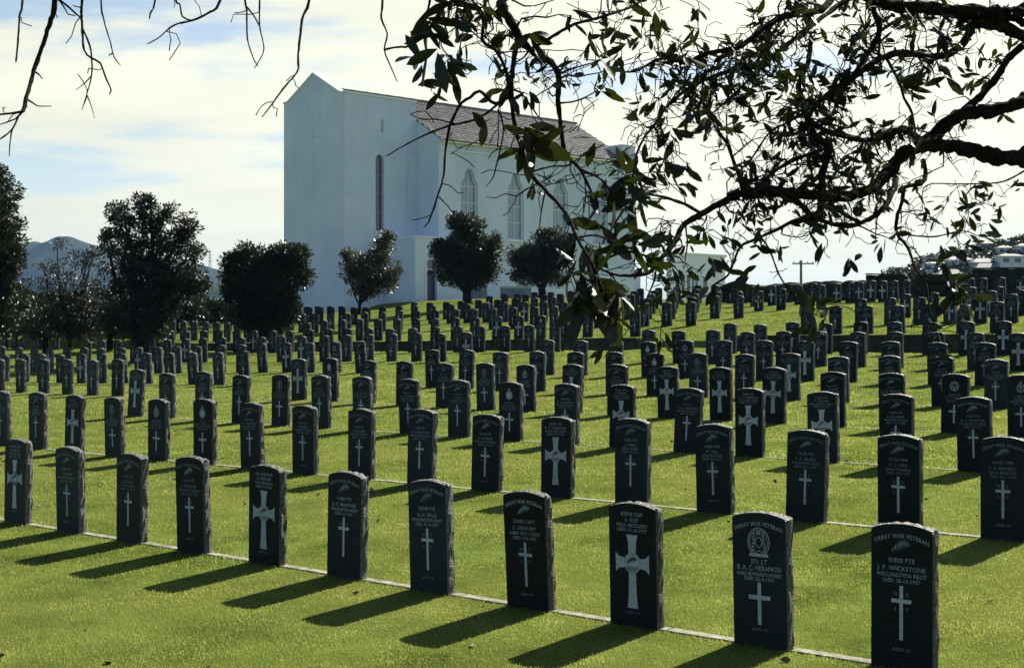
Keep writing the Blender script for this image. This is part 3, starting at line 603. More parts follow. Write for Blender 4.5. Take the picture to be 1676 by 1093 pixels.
# porch with blue door
po = CB(); pu0, pu1, pv = 3.45, 7.7, 2.83; d0, d1, dz0, dz1 = 4.38, 5.22, 1.9, 4.72
po.poly([(pu0,0,ZB),(pu0,0,6.13),(pu0,pv,6.13),(pu0,pv,ZB)][::-1]); po.poly([(pu1,2.33,ZB),(pu1,2.33,6.13),(pu1,pv,6.13),(pu1,pv,ZB)])
po.poly([(pu0,0,6.13),(pu1,0,6.13),(pu1,pv,6.13),(pu0,pv,6.13)])
po.poly([(pu0,pv,ZB),(d0,pv,ZB),(d0,pv,6.13),(pu0,pv,6.13)]); po.poly([(d1,pv,ZB),(pu1,pv,ZB),(pu1,pv,6.13),(d1,pv,6.13)])
po.poly([(d0,pv,dz1),(d1,pv,dz1),(d1,pv,6.13),(d0,pv,6.13)]); po.poly([(d0,pv,ZB),(d1,pv,ZB),(d1,pv,dz0),(d0,pv,dz0)])
po.poly([(d0,pv,dz0),(d0,pv-.3,dz0),(d0,pv-.3,dz1),(d0,pv,dz1)]); po.poly([(d1,pv,dz0),(d1,pv-.3,dz0),(d1,pv-.3,dz1),(d1,pv,dz1)]); po.poly([(d0,pv,dz1),(d1,pv,dz1),(d1,pv-.3,dz1),(d0,pv-.3,dz1)])
PO = po.obj('porch', M['stucco'], church)
pc = CB(); pc.ub(pu0-.06, pu1+.05, 0, pv+.07, 6.132, 6.22); pc.ub(d0-.10, d0-.002, pv+.002, pv+.05, dz0, dz1+.1); pc.ub(d1+.002, d1+.10, pv+.002, pv+.05, dz0, dz1+.1); pc.ub(d0, d1, pv+.002, pv+.05, dz1+.002, dz1+.1)
pc.obj('porch_trim', M['stucco_low'], PO)
do = CB(); do.ub(d0, d1, pv-.27, pv-.2, dz0, 4.08); do.ub(d0+.12, d1-.12, pv-.199, pv-.18, dz0+.2, 2.9); do.ub(d0+.12, d1-.12, pv-.199, pv-.18, 3.05, 3.95); DO = do.obj('door', M['door'], church)
fl = CB(); fl.ub(d0, d1, pv-.27, pv-.22, 4.2, dz1); fl.obj('fanlight', M['glass'], DO); tr = CB(); tr.ub(d0, d1, pv-.26, pv-.15, 4.09, 4.19); tr.obj('transom', M['stucco_low'], DO)

# low flat annex to the right
an = empty('annex', (11.94, 110, EYE+1), 'low flat-roofed white annex at the right end of the church', 'building')
A0 = Vector((11.94, 110, 0)); _ch = (F0, CH0)
def cw(u, v, z): return A0+Dv*u+Ov*v+Vector((0, 0, EYE+z))-Vector((11.94, 110, EYE+1))
a = CB(); a.ub(0, 7.2, -5.5, 0, -1, 6.2); a.obj('wall', M['stucco_low'], an)
a = CB(); a.ub(-.12, 7.3, -5.6, .12, 6.202, 6.36); a.obj('roof', M['stucco_low'], an)
for (u0, u1, z0, z1) in ((1.7,2.15,3.4,4.6),(4.35,4.9,3.3,4.5)):
    a = CB(); a.ub(u0, u1, .002, .04, z0, z1); o = a.obj('window', M['glass'], an)
    f = CB(); f.ub(u0-.08, u1+.08, .002, .07, z0-.09, z0-.003); f.ub(u0-.08, u0-.003, .002, .06, z0, z1); f.ub(u1+.003, u1+.08, .002, .06, z0, z1); f.obj('frame', M['stucco_low'], o)
a = CB(); a.ub(2.45, 3.75, .002, .03, 2.0, 4.65); o = a.obj('doorway', M['glass'], an)
f = CB(); f.ub(2.75, 2.9, .031, .10, 2.0, 4.65); f.ub(3.2, 3.32, .031, .10, 2.0, 4.65); f.ub(2.4, 3.8, .031, .12, 4.652, 4.8); f.obj('door_frame', M['stucco_low'], o)
a = CB(); a.ub(-.04, -.002, -1.3, -.7, 4.2, 4.65); a.obj('window', M['glass'], an)
a = CB(); a.ub(-.04, -.002, -4.3, -2.7, 1.9, 4.5); a.obj('garage_opening', M['glass'], an)
a = CB(); a.ub(-.03, .06, .002, .11, 1, 6.2); a.obj('drainpipe', M['metal'], an)
a = CB(); a.ub(.35, .62, .002, .25, 4.5, 5.8); a.ub(.42, .55, .25, .38, 4.2, 5.5); a.obj('flue', M['stucco_low'], an)

# grey panelled enclosures against the church wall
for (x0, x1, yt, yb, Z, lab) in ((766,797,467,490,90.5,'small blue-grey panelled screen by the church porch, behind a round tree'), (819,869,471,490,91.5,'long blue-grey panelled screen at the foot of the church wall')):
    pa = at(x0, yb, Z); wd = (x1-x0)/F*Z; h = (yb-yt)/F*Z; e = empty('panel_screen', (pa.x, pa.y, pa.z-.3), lab, 'screen'); m = MB(); f = MB(); n = max(2, int(wd/1.0)); 
    for k in range(n): m.box((wd*(k+.5)/n, 0, h/2+.3), (wd/n-.06, .04, h))
    m.obj('panel', M['screen'], e)
    for k in range(n+1): f.box((wd*k/n, 0, h/2+.32), (.06, .09, h+.1))
    f.box((wd/2, 0, h+.36), (wd+.1, .1, .06)); f.obj('frame', M['metal'], e)

# ------------------------------------------------------------------ hedge, fences, pole at the crest
def crest_strip(name, x0, x1, Zc, ytop, mt, label, cat, hgt=1.3, rough=.05, boards=False):
    n = int((x1-x0)/2.2); mb = MB(); pts = []
    for k in range(n+1):
        px = x0+(x1-x0)*k/n; Z = Zc/(1+math.tan(TH)/F*(px-CX)); yt = np.interp(px, [p[0] for p in ytop], [p[1] for p in ytop]); pts.append(at(px, yt, Z))
    c = pts[n//2]; e0 = Vector((c.x, c.y, c.z-hgt)); v = []
    nn = Vector((NX, NY, 0))
    for k, p in enumerate(pts):
        j = rough*mnoise.noise(Vector((p.x*1.7, p.y, 0))); j2 = rough*mnoise.noise(Vector((p.x*2.7, p.y, 9)))
        w_ = .5 if not boards else .06
        for (o_, z_) in ((-w_-j, -hgt), (-w_*(.9)-j, -.12), (-w_*.5, j2), (w_*.5, j2-.01), (w_, -.15), (w_, -hgt)): v.append(p+nn*o_+Vector((0, 0, z_))-e0)
    mb.add(v, [(6*k+a, 6*k+6+a, 6*k+6+(a+1) % 6, 6*k+(a+1) % 6) for k in range(n) for a in range(6)]+[(0,1,2,3,4,5), tuple(6*n+a for a in (5,4,3,2,1,0))])
    if not boards: return tag(mb.obj(name, mt, None, e0), label, cat)
    e = empty(name, e0, label, cat); mb.obj('boards', mt, e); ca = MB()
    for k in range(n): 
        a_, b_ = pts[k]-e0, pts[k+1]-e0
        ca.add([a_-nn*.1+Vector((0,0,.02)), a_+nn*.1+Vector((0,0,.02)), b_+nn*.1+Vector((0,0,.02)), b_-nn*.1+Vector((0,0,.02)), a_-nn*.1+Vector((0,0,.08)), a_+nn*.1+Vector((0,0,.08)), b_+nn*.1+Vector((0,0,.08)), b_-nn*.1+Vector((0,0,.08))], [(0,1,2,3),(7,6,5,4),(0,4,5,1),(1,5,6,2),(2,6,7,3),(3,7,4,0)])
    ca.obj('top_rail', mt, e)
crest_strip('hedge', 1183, 1424, 79, [(1183,468),(1265,466),(1300,463),(1360,461),(1424,459)], M['darkhedge'], 'low dark clipped hedge behind the farthest headstones, right of the annex', 'hedge', rough=.12)
crest_strip('fence', 1418, 1600, 84, [(1418,450),(1500,452),(1600,451)], M['darkhedge'], 'long dark timber fence on the crest below the hillside houses', 'fence', hgt=1.5, boards=True)
crest_strip('fence', 1592, 1800, 86, [(1592,441),(1700,440),(1800,440)], M['darkhedge'], 'taller dark timber fence on the crest at the right edge', 'fence', hgt=2, boards=True)
pp_ = at(1311, 470, 150); e = empty('power_pole', (pp_.x, pp_.y, pp_.z-3), 'wooden power pole with one crossarm, alone against the sky by the hedge', 'pole')
m = MB(); hh = (470-426)/F*150+3; m.tube([(0,0,0),(0,0,hh)], [.17,.13], 8); m.obj('pole', M['wood'], e)
m = MB(); m.box((.25,0,hh-.35), (2.3,.12,.14)); AR_ = m.obj('crossarm', M['wood'], e); m = MB()
for x in (-.75,-.2,.7,1.25): m.tube([(x,0,hh-.28),(x,0,hh-.08)], [.05,.04], 6)
m.obj('insulators', M['metal'], AR_)

# ------------------------------------------------------------------ distant land
def ridge(name, prof, Z, dep, base_y, mt, seed=0, amp=.03, nx=220, ny=34):
    """a hill range: profile of (photo x, photo y) at distance Z, sloping toward us and away"""
    xs_ = np.linspace(prof[0][0], prof[-1][0], nx); mb = MB(); v = []
    for j in range(ny):
        t = j/(ny-1); Zj = Z-dep*(1-t) if t < 1 else Z
        for px in xs_:
            top = (CY-np.interp(px, [p[0] for p in prof], [p[1] for p in prof]))/F*Z
            x = (px-CX)/F*Z; s = math.sin(t*math.pi/2)**1.1
            nz = mnoise.fractal(Vector((x/Z*9, t*2.2, seed)), .9, 2.1, 6)*amp*Z*.10*(1-t*.93)*t**.3
            z = (1-s)*base_y+s*top+nz
            v.append((x, Zj, EYE+z))
    for px in xs_: v.append(((px-CX)/F*Z, Z+dep, EYE+base_y-20))
    ny2 = ny+1
    fs = [(j*nx+k, j*nx+k+1, (j+1)*nx+k+1, (j+1)*nx+k) for j in range(ny2-1) for k in range(nx-1)]
    mb.add(v, fs); return tag(mb.obj(name, mt, smooth=True), kind='structure')
ridge('hills', [(-900,470),(-600,430),(-300,405),(-60,408),(0,404),(20,399),(32,401),(48,398),(64,396),(83,401),(102,396),(112,390),(120,389),(134,396),(160,404),(180,406),(200,415),(250,420),(320,432),(346,439),(365,444),(384,452),(440,470),(520,490),(700,520)], 2600, 420, -24, M['hill'], 2, amp=.22)
ridge('hills', [(-900,500),(-200,482),(0,478),(120,476),(250,470),(330,464),(370,472),(430,484),(560,510)], 1100, 200, -15, M['hill'], 5, amp=.10)
HZ = 300
HPROF = [(1360,500),(1420,462),(1445,449),(1480,442),(1510,424),(1545,416),(1590,408),(1625,401),(1660,392),(1700,380),(1800,360),(2000,330),(2400,350)]
ridge('hill', HPROF, HZ, 120, -6, M['hill'], 8, amp=.006)
def hill_Z(px, y):
    top = (CY-np.interp(px, [p[0] for p in HPROF], [p[1] for p in HPROF]))/F*HZ
    for Z in np.linspace(HZ-118, HZ, 120):
        s = math.sin((Z-HZ+120)/120*math.pi/2)**1.1
        if CY-((1-s)*-6+s*top)/Z*F <= y: return Z
    return HZ
def hill_top(px): return np.interp(px, [1360,1420,1445,1480,1510,1545,1590,1625,1660,1700,1800], [500,462,449,442,424,416,408,401,392,380,360])
def house(x0, x1, yt, yb, Z, roof, wall, rmat, nwin, label, rz=0, ridge_dir='x'):
    """yt = ridge, yb = foot of wall as seen in the photo"""
    if label[:12] != 'low building': Z = hill_Z((x0+x1)/2, yb)-1
    c = at((x0+x1)/2, yb, Z); wd = (x1-x0)/F*Z; H = (yb-yt)/F*Z; rh = H*roof; wh = H-rh; dp = wd*.7
    e = empty('house', (c.x, c.y, c.z-2), label, 'house', 'houses on the far hillside', rz); b = MB(); b.box((0, dp/2, (wh+2)/2), (wd, dp, wh+2)); b.obj('wall', wall, e)
    r = MB(); o = .25; z0 = wh+2.004; z1 = z0+rh
    if ridge_dir == 'x':
        v = [(-wd/2-o,-o,z0),(wd/2+o,-o,z0),(wd/2+o,dp+o,z0),(-wd/2-o,dp+o,z0),(-wd*.28,dp/2,z1),(wd*.28,dp/2,z1)]; f = [(0,1,5,4),(1,2,5),(2,3,4,5),(3,0,4),(0,3,2,1)]
    else:
        v = [(-wd/2-o,-o,z0),(wd/2+o,-o,z0),(wd/2+o,dp+o,z0),(-wd/2-o,dp+o,z0),(0,-o,z1),(0,dp+o,z1)]; f = [(0,1,4),(1,2,5,4),(2,3,5),(3,0,4,5),(0,3,2,1)]
    r.add(v, f); r.obj('roof', rmat, e)
    for k in range(nwin):
        x = -wd/2+wd*(k+.5)/nwin; m = MB(); ww = min(1.5, wd/nwin*.5); m.box((x, -.01, 2+wh*.55), (ww, .06, min(1.3, wh*.45))); wi = m.obj('window', M['glass'], e)
        m = MB(); m.box((x, -.02, 2+wh*.55-min(1.3, wh*.45)/2-.07), (ww+.2, .12, .1)); m.obj('sill', M['housew'], wi)
HW, HT, RG, RR_ = M['housew'], M['housew2'], M['roofg'], M['roofr']
for a in ((1514,1537,415,431,262,.35,HW,RG,2,'white house with grey gable, leftmost of the pair above the deck house','y'),
 (1535,1564,411,430,268,.4,HW,RR_,2,'white house with brown gable, right of the pair above the deck house','y'),
 (1516,1555,428,444,250,.2,HW,RG,4,'wide low white deck house with a row of windows, left on the hillside','x'),
 (1554,1592,419,437,262,.35,HW,RG,3,'pale house with broad grey roof in the middle of the hillside','x'),
 (1594,1630,422,440,255,.4,HT,RG,3,'tan house with grey roof between two pale houses on the hillside','x'),
 (1602,1626,396,408,292,.2,HT,RG,2,'small flat-topped house highest on the hillside','x'),
 (1634,1658,402,416,285,.25,HW,RR_,2,'small white house high on the hillside near the right edge','x'),
 (1637,1676,415,434,258,.2,HW,RG,2,'white two-window house at the right edge of the hillside','x'),
 (1598,1640,430,444,246,.75,HT,RG,1,'house showing mostly a dark hipped roof, just above the taller fence','x'),
 (1537,1580,440,453,236,.75,HW,RG,2,'lowest pale-roofed house just above the long fence','x'),
 (1466,1494,435,448,246,.2,HW,RG,3,'leftmost flat white house at the tip of the hillside','x'),
 (1584,1604,404,414,286,.4,HT,RR_,1,'tiny tan house below the highest house','x'),
 (1668,1700,398,413,288,.3,HW,RG,2,'pale house cut by the right edge, high on the hillside','x')):
    house(*a[:10], ridge_dir=a[10])
# grey-roofed building beyond the left-hand stones
house(300, 392, 487, 520, 118, .62, M['roofg'], M['screen'], 0, 'low building with a broad pale grey roof beyond the left-hand headstones', ridge_dir='x')
o = bpy.data.objects[-1] if False else None
# pylon
b = at(343.5, 446, 2300); e = empty('radio_mast', (b.x, b.y, b.z-5), 'thin lattice mast standing on the distant hill', 'mast'); m = MB(); hh = (446-412)/F*2300+5
for sx, sy in ((1,1),(1,-1),(-1,1),(-1,-1)): m.tube([(sx*3.2,sy*3.2,0),(sx*.9,sy*.9,hh*.72),(sx*.4,sy*.4,hh)], [.30,.24,.2], 4)
for k in range(9):
    t = k/9; r0 = 3.2*(1-t)+.5*t; r1 = 3.2*(1-(k+1)/9)+.5*(k+1)/9
    for s in (-1, 1): m.tube([(-r0,s*r0,hh*t),(r1,s*r1,hh*(k+1)/9)], [.15,.15], 3); m.tube([(r0,s*r0,hh*t),(-r1,s*r1,hh*(k+1)/9)], [.15,.15], 3)
m.obj('lattice', M['metal'], e); m = MB()
for z, w_ in ((.62,5),(.76,4.2),(.88,3)): m.box((0,0,hh*z), (w_*2,.5,.5))
m.obj('crossarms', M['metal'], e)
# ------------------------------------------------------------------ trees
def leaves_mesh(name, mt, pts, nrm, size, rngl, flat=.35, aspect=.45, fine=False):
    """a leaf per point: narrow pointed blade folded along its rib"""
    n = len(pts); size = size*rngl.uniform(.7, 1.3, n)
    d = nrm+rngl.normal(0, .55, (n, 3)); d /= np.linalg.norm(d, axis=1)[:, None]+1e-9
    r = rngl.normal(0, 1, (n, 3)); s = np.cross(d, r); s /= np.linalg.norm(s, axis=1)[:, None]+1e-9
    up = np.cross(s, d); L_ = size[:, None]; w_ = L_*aspect*.5
    bend_ = rngl.uniform(-.18, .05, n)[:, None]
    def at_(t, sd, wd): return pts+d*L_*t+s*w_*sd*wd+up*(w_*flat*abs(sd)*wd+L_*bend_*t*t)
    if fine:
        V_ = [at_(0,0,0), at_(.28,1,.72), at_(.55,1,1), at_(.82,1,.66), at_(1,0,0), at_(.82,-1,.66), at_(.55,-1,1), at_(.28,-1,.72), at_(.28,0,0), at_(.55,0,0), at_(.82,0,0)]
        T_ = [(0,1,8),(1,2,9),(1,9,8),(2,3,10),(2,10,9),(3,4,10),(0,8,7),(7,8,9),(7,9,6),(6,9,10),(6,10,5),(5,10,4)]
    else: V_ = [at_(0,0,0), at_(.5,1,1), at_(1,0,0), at_(.5,-1,1), at_(.5,0,0)]; T_ = [(0,1,4),(1,2,4),(0,4,3),(4,2,3)]
    nv = len(V_); v = np.stack(V_, 1).reshape(-1, 3); base = (np.arange(n)*nv)[:, None]
    f = np.concatenate([base+np.array([t]) for t in T_])
    me = bpy.data.meshes.new(name); me.vertices.add(len(v)); me.vertices.foreach_set('co', v.ravel()); nf = len(f)
    me.loops.add(nf*3); me.loops.foreach_set('vertex_index', f.ravel().astype(np.int32)); me.polygons.add(nf)
    me.polygons.foreach_set('loop_start', np.arange(0, nf*3, 3, dtype=np.int32)); me.polygons.foreach_set('loop_total', np.full(nf, 3, dtype=np.int32))
    me.materials.append(mt); me.update(calc_edges=True); me.validate(); return me
def tree(base_px, base_y, Z, blobs, label, name='tree', leaf=.13, clumps=26, per=70, mt='crown', trunk_r=.16, clr=.42, stems=3, seed=0, dens=1.0, cat='tree', sink=.2, group=None, inner=.35):
    """blobs: (photo x, photo y, radius x px, radius y px, share) of the crown's masses"""
    rg = np.random.default_rng(seed+77); rr = random.Random(seed)
    b = at(base_px, base_y, Z); gz = b.z; e = empty(name, (b.x, b.y, gz-sink), label, cat, group); e0 = Vector((b.x, b.y, gz-sink))
    C = []; Ds = []; cl = []
    for (bx, by, rx, ry, sh) in blobs:
        c = at(bx, by, Z)-e0; ax, az = rx/F*Z, ry/F*Z; ay = (ax+az)*.5
        nc = max(3, int(clumps*sh*dens)); 
        for k in range(nc):
            d_ = rg.normal(0, 1, 3); d_ /= np.linalg.norm(d_); rad = rg.uniform(.0, 1)**(.45)*.86 if k % 4 else rg.uniform(.82, 1.0)
            p = np.array([c.x+d_[0]*ax*rad, c.y+rr.uniform(-.15,.15)+d_[1]*ay*rad, c.z+d_[2]*az*rad]); cl.append((p, d_, rad))
            m_ = int(per*rg.uniform(.6, 1.3)); cr_ = clr*rg.uniform(.55, 1.25)
            q = rg.normal(0, 1, (m_, 3)); q /= np.linalg.norm(q, axis=1)[:, None]; rad2 = rg.uniform(.15, 1, m_)**.6
            C.append(p+q*(rad2*cr_)[:, None]*np.array([1, 1, .8])); Ds.append(q+d_*.6+np.array([0, 0, .25]))
    me = leaves_mesh('crown', M[mt], np.concatenate(C), np.concatenate(Ds), leaf, rg); link('crown', me, e)
    mb = MB(); top = max(blobs, key=lambda q: q[4]); ct = at(top[0], top[1], Z)-e0; fork = Vector((ct.x*.15, 0, sink+max(.25, ct.z*.16)))
    mb.tube([(0, 0, 0), (0, 0, sink*.9), fork*.6, fork], [trunk_r*1.5, trunk_r*1.15, trunk_r, trunk_r*.95], 9, wob=.12); mb.obj('trunk', M['bark'], e, smooth=True)
    br = MB()
    for s in range(stems):
        an = 2*math.pi*(s+.3)/stems; bb = blobs[s % len(blobs)]; tc_ = at(bb[0], bb[1], Z)-e0
        p = fork.copy()-Vector((0, 0, .05)); pts = [p]; n = 7
        tgt = tc_+Vector((math.cos(an)*bb[2]/F*Z*.5, math.sin(an)*bb[2]/F*Z*.5, bb[3]/F*Z*.4))
        for k in range(1, n+1): 
            t = k/n; q = fork.lerp(tgt, t); q.x += math.sin(t*math.pi)*.25*math.cos(an)+rr.uniform(-.05, .05); q.y += rr.uniform(-.06, .06); pts.append(q)
        rads = [trunk_r*.62*(1-.8*k/n) for k in range(n+1)]; br.tube(pts, rads, 6, wob=.15)
        for (p_, d_, rad) in [cl[rr.randrange(len(cl))] for _ in range(int(9*dens)+4)]:
            k = rr.randrange(1, n); a_ = pts[k]; q = Vector(p_); mid = a_.lerp(q, .5)+Vector((rr.uniform(-.12,.12), rr.uniform(-.12,.12), -.12)); br.tube([a_, mid, q], [rads[k]*.45, rads[k]*.3, .012], 5, wob=.1)
    br.obj('limbs', M['bark'], e)
    return e
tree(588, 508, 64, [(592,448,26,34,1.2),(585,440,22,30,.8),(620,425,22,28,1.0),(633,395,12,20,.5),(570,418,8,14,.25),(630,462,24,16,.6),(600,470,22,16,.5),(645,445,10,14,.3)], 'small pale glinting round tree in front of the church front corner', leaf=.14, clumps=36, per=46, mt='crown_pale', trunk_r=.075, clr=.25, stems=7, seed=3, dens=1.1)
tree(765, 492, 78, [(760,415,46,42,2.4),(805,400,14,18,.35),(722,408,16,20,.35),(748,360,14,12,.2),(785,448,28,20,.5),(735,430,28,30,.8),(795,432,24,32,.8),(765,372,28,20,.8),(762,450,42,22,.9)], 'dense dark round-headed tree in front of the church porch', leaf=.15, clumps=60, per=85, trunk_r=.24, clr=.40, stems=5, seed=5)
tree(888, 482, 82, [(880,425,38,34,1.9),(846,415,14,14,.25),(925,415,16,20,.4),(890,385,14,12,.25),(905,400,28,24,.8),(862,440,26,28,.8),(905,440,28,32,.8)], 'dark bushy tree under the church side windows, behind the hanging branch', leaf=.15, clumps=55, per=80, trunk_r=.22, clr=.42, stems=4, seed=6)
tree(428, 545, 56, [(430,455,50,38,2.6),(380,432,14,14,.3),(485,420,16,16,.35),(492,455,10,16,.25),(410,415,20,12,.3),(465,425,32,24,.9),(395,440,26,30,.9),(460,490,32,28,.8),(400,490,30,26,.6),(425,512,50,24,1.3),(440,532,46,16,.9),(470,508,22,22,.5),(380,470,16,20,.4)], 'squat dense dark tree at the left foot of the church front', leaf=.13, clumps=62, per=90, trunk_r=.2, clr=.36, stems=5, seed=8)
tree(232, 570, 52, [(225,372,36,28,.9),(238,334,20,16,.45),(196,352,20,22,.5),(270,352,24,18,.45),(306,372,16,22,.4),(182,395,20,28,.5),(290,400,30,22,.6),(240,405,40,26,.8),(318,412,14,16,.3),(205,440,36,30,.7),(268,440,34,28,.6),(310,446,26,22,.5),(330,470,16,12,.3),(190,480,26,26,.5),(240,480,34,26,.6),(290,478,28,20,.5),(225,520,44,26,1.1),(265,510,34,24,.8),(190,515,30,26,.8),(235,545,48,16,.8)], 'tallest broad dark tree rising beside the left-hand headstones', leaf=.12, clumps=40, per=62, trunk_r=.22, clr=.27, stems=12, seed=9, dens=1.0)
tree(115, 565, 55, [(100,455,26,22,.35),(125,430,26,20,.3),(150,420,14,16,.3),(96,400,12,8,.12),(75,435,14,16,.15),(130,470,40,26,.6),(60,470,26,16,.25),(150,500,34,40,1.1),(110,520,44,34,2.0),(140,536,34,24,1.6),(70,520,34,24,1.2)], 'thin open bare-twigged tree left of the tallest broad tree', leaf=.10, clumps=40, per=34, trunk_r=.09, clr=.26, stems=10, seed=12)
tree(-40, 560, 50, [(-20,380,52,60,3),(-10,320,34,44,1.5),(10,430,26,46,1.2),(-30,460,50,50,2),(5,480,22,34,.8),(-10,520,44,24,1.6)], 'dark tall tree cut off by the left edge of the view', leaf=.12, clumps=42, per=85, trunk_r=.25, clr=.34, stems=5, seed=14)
for k, (bx, by, rx, ry, Z, lab) in enumerate(((40,520,50,30,66,'wide low dark bush at the left edge behind the stones'),(130,518,56,30,66,'low dark bush between the two left-hand trees'),(205,512,52,28,66,'dark bush behind the tallest broad tree trunk'),
    (290,502,46,26,68,'dark bush right of the tallest tree trunk'),(20,480,26,18,95,'bush seen above the low bush at the left edge'),(90,492,40,14,95,'far bush beneath the thin open tree'),(170,490,34,16,92,'far bush left of the tallest tree trunk'),(340,508,30,14,70,'small dark bush between the tallest tree and the squat dense tree'),(75,528,40,18,60,'dark bush added for shade, low between the stones under the thin open tree'),(180,530,34,16,60,'dark bush added for shade, low between the thin open tree and the tallest tree'))):  # last two, nearest bushes are added to throw more shade over the left lawn
    tree(bx, by+ry+8, Z, [(bx,by,rx,ry,1.6),(bx-rx*.5,by+4,rx*.5,ry*.8,.6),(bx+rx*.5,by+3,rx*.5,ry*.8,.6)], lab, name='bush', leaf=.17, clumps=30, per=70, trunk_r=.1, clr=.5, stems=3, seed=30+k, cat='bush', sink=.6)
# bushes and small trees among the hillside houses: far too many to count
rg = np.random.default_rng(5); C = []; Dn = []
for k in range(230):
    px = rg.uniform(1440, 1750); yt = hill_top(px); y = yt+rg.uniform(0, 38)+1; Z = hill_Z(px, y); c = at(px, y, Z); r = rg.uniform(.5, 1.5)
    q = rg.normal(0, 1, (150, 3)); q /= np.linalg.norm(q, axis=1)[:, None]; C.append(np.array(c)+q*(rg.uniform(.3, 1, 150)**.5*r)[:, None]*np.array([1.2, 1, .9])); Dn.append(q)
tag(link('scrub', leaves_mesh('scrub', M['crown'], np.concatenate(C), np.concatenate(Dn), .45, rg, aspect=.8)), kind='stuff')
# ------------------------------------------------------------------ overhanging evergreen tree: trunk stands outside the view on the right
TRK = Vector((4.6, 7.6, 0)); TRK.z = ground(4.6, 7.6)
T = empty('overhanging_tree', TRK, 'evergreen tree whose dark knobbly limbs and leathery leaves hang into the top of the view', 'tree')
rt = random.Random(21); rgt = np.random.default_rng(21)
def P3(px, py, D): return at(px, py, D)-TRK
limbs = []
def limb(pts, r0, r1, D0, D1, wob=.22, sides=7, dens=1.0, leafy=1.0, name='limb'):
    """pts in photo pixels; depth runs from D0 to D1 with its own wander; resampled into a knobbly tapering tube"""
    n = len(pts); seg = []; tot = 0; cum = [0]
    for a, b in zip(pts, pts[1:]): tot += math.hypot(b[0]-a[0], b[1]-a[1]); cum.append(tot)
    ph = rt.uniform(0, 6)
    ctrl = [P3(p[0], p[1], D0+(D1-D0)*c/tot+.10*math.sin(c/60+ph)) for p, c in zip(pts, cum)]
    out_ = []; rads = []
    for k in range(n-1):
        p0, p1, p2, p3 = ctrl[max(k-1, 0)], ctrl[k], ctrl[k+1], ctrl[min(k+2, n-1)]
        m = max(2, int((cum[k+1]-cum[k])/7))
        for j in range(m):
            t = j/m; q = .5*((2*p1)+(p2-p0)*t+(2*p0-5*p1+4*p2-p3)*t*t+(3*p1-p0-3*p2+p3)*t**3); s = (cum[k]+(cum[k+1]-cum[k])*t)/tot
            r = (r0*(1-s)+r1*s)*(D0+(D1-D0)*s)/F; kn = 1+.28*mnoise.noise(Vector((s*tot/11, ph, 0)))
            out_.append(q+Vector((rt.uniform(-1, 1), rt.uniform(-1, 1), rt.uniform(-1, 1)))*r*.16); rads.append(r*kn)
    out_.append(ctrl[-1]); rads.append(r1*D1/F*.8)
    mb = MB(); mb.tube(out_, rads, sides, wob=wob)
    mb.obj(name, M['bark'], T, smooth=True); limbs.append((out_, rads, dens, leafy)); return out_
# trunk and the boughs above the frame that carry everything
mb = MB(); mb.tube([(0,0,-.3),(0,0,.1),(.05,.02,.9),(-.03,.0,1.8),(-.15,-.1,2.6),(-.35,-.3,3.3)], [.42,.33,.27,.25,.22,.19], 12, wob=.12); mb.obj('trunk', M['bark'], T, smooth=True)
def free(pts, rads, sides=8, name='limb'):
    mb = MB(); pts = [Vector(p) for p in pts]; o = []; rr_ = []
    for k in range(len(pts)-1):
        for j in range(6):
            t = j/6; o.append(pts[k].lerp(pts[k+1], t)+Vector((rt.uniform(-1,1), rt.uniform(-1,1), rt.uniform(-1,1)))*rads[k]*.2); rr_.append(rads[k]*(1-t)+rads[k+1]*t)
    o.append(pts[-1]); rr_.append(rads[-1]); mb.tube(o, rr_, sides, wob=.15); mb.obj(name, M['bark'], T, smooth=True)
free([(-.1,-.05,2.2), P3(1900,270,6.9), P3(1676,258,6.6)], [.16,.085,.055])
free([(-.2,-.1,2.7), P3(1850,120,6.9), P3(1676,165,6.7)], [.12,.06,.042])
free([(-.35,-.3,3.2), P3(1850,-20,6.6), P3(1676,26,6.4)], [.15,.08,.055])
free([(-.3,-.25,3.0), P3(1800,10,6.6), P3(1676,73,6.5)], [.08,.035,.018])
free([(-.35,-.3,3.3), P3(1900,-260,6.0), P3(1400,-170,5.2), P3(900,-130,4.7), P3(500,-120,4.5), P3(200,-130,4.5), P3(0,-140,4.5)], [.17,.12,.09,.06,.045,.03,.015])
limb([(1676,258),(1637,258),(1597,246),(1545,238),(1504,240),(1476,254),(1456,280),(1421,312),(1366,322),(1323,318),(1259,312),(1216,316),(1182,331),(1148,350),(1118,370),(1107,391),(1088,417),(1075,429),(1062,447),(1015,451),(986,442)], 14, 2.0, 6.6, 5.2, dens=1.2, sides=10)
limb([(1676,165),(1629,181),(1585,185),(1557,198),(1524,226),(1500,242)], 10.5, 12, 6.7, 6.5, sides=9, dens=.35)
limb([(1676,73),(1653,93),(1629,129),(1597,165),(1573,185)], 6, 7, 6.5, 6.6, dens=.7)
limb([(1676,26),(1605,22),(1524,14),(1464,10),(1400,-14)], 13, 9, 6.4, 6.1, sides=9, dens=2.0)
limb([(1676,60),(1640,44),(1590,34)], 9, 12, 6.4, 6.4, dens=.4)
limb([(1590,40),(1573,75),(1536,93),(1484,88),(1448,93),(1403,121),(1363,149),(1331,177),(1323,210),(1332,240)], 7, 4, 6.4, 6.0, dens=1.9)
limb([(1375,-20),(1343,16),(1282,28),(1242,52),(1210,77),(1161,87),(1133,99),(1081,97),(1040,117),(1008,117)], 7, 1.3, 5.6, 4.9, dens=1.5)
limb([(1400,-10),(1363,16),(1315,52),(1274,85),(1242,105),(1181,121),(1149,133),(1121,149),(1093,173),(1073,202),(1052,230),(1040,258),(1036,290)], 5, 1.6, 5.9, 4.9, dens=1.4)
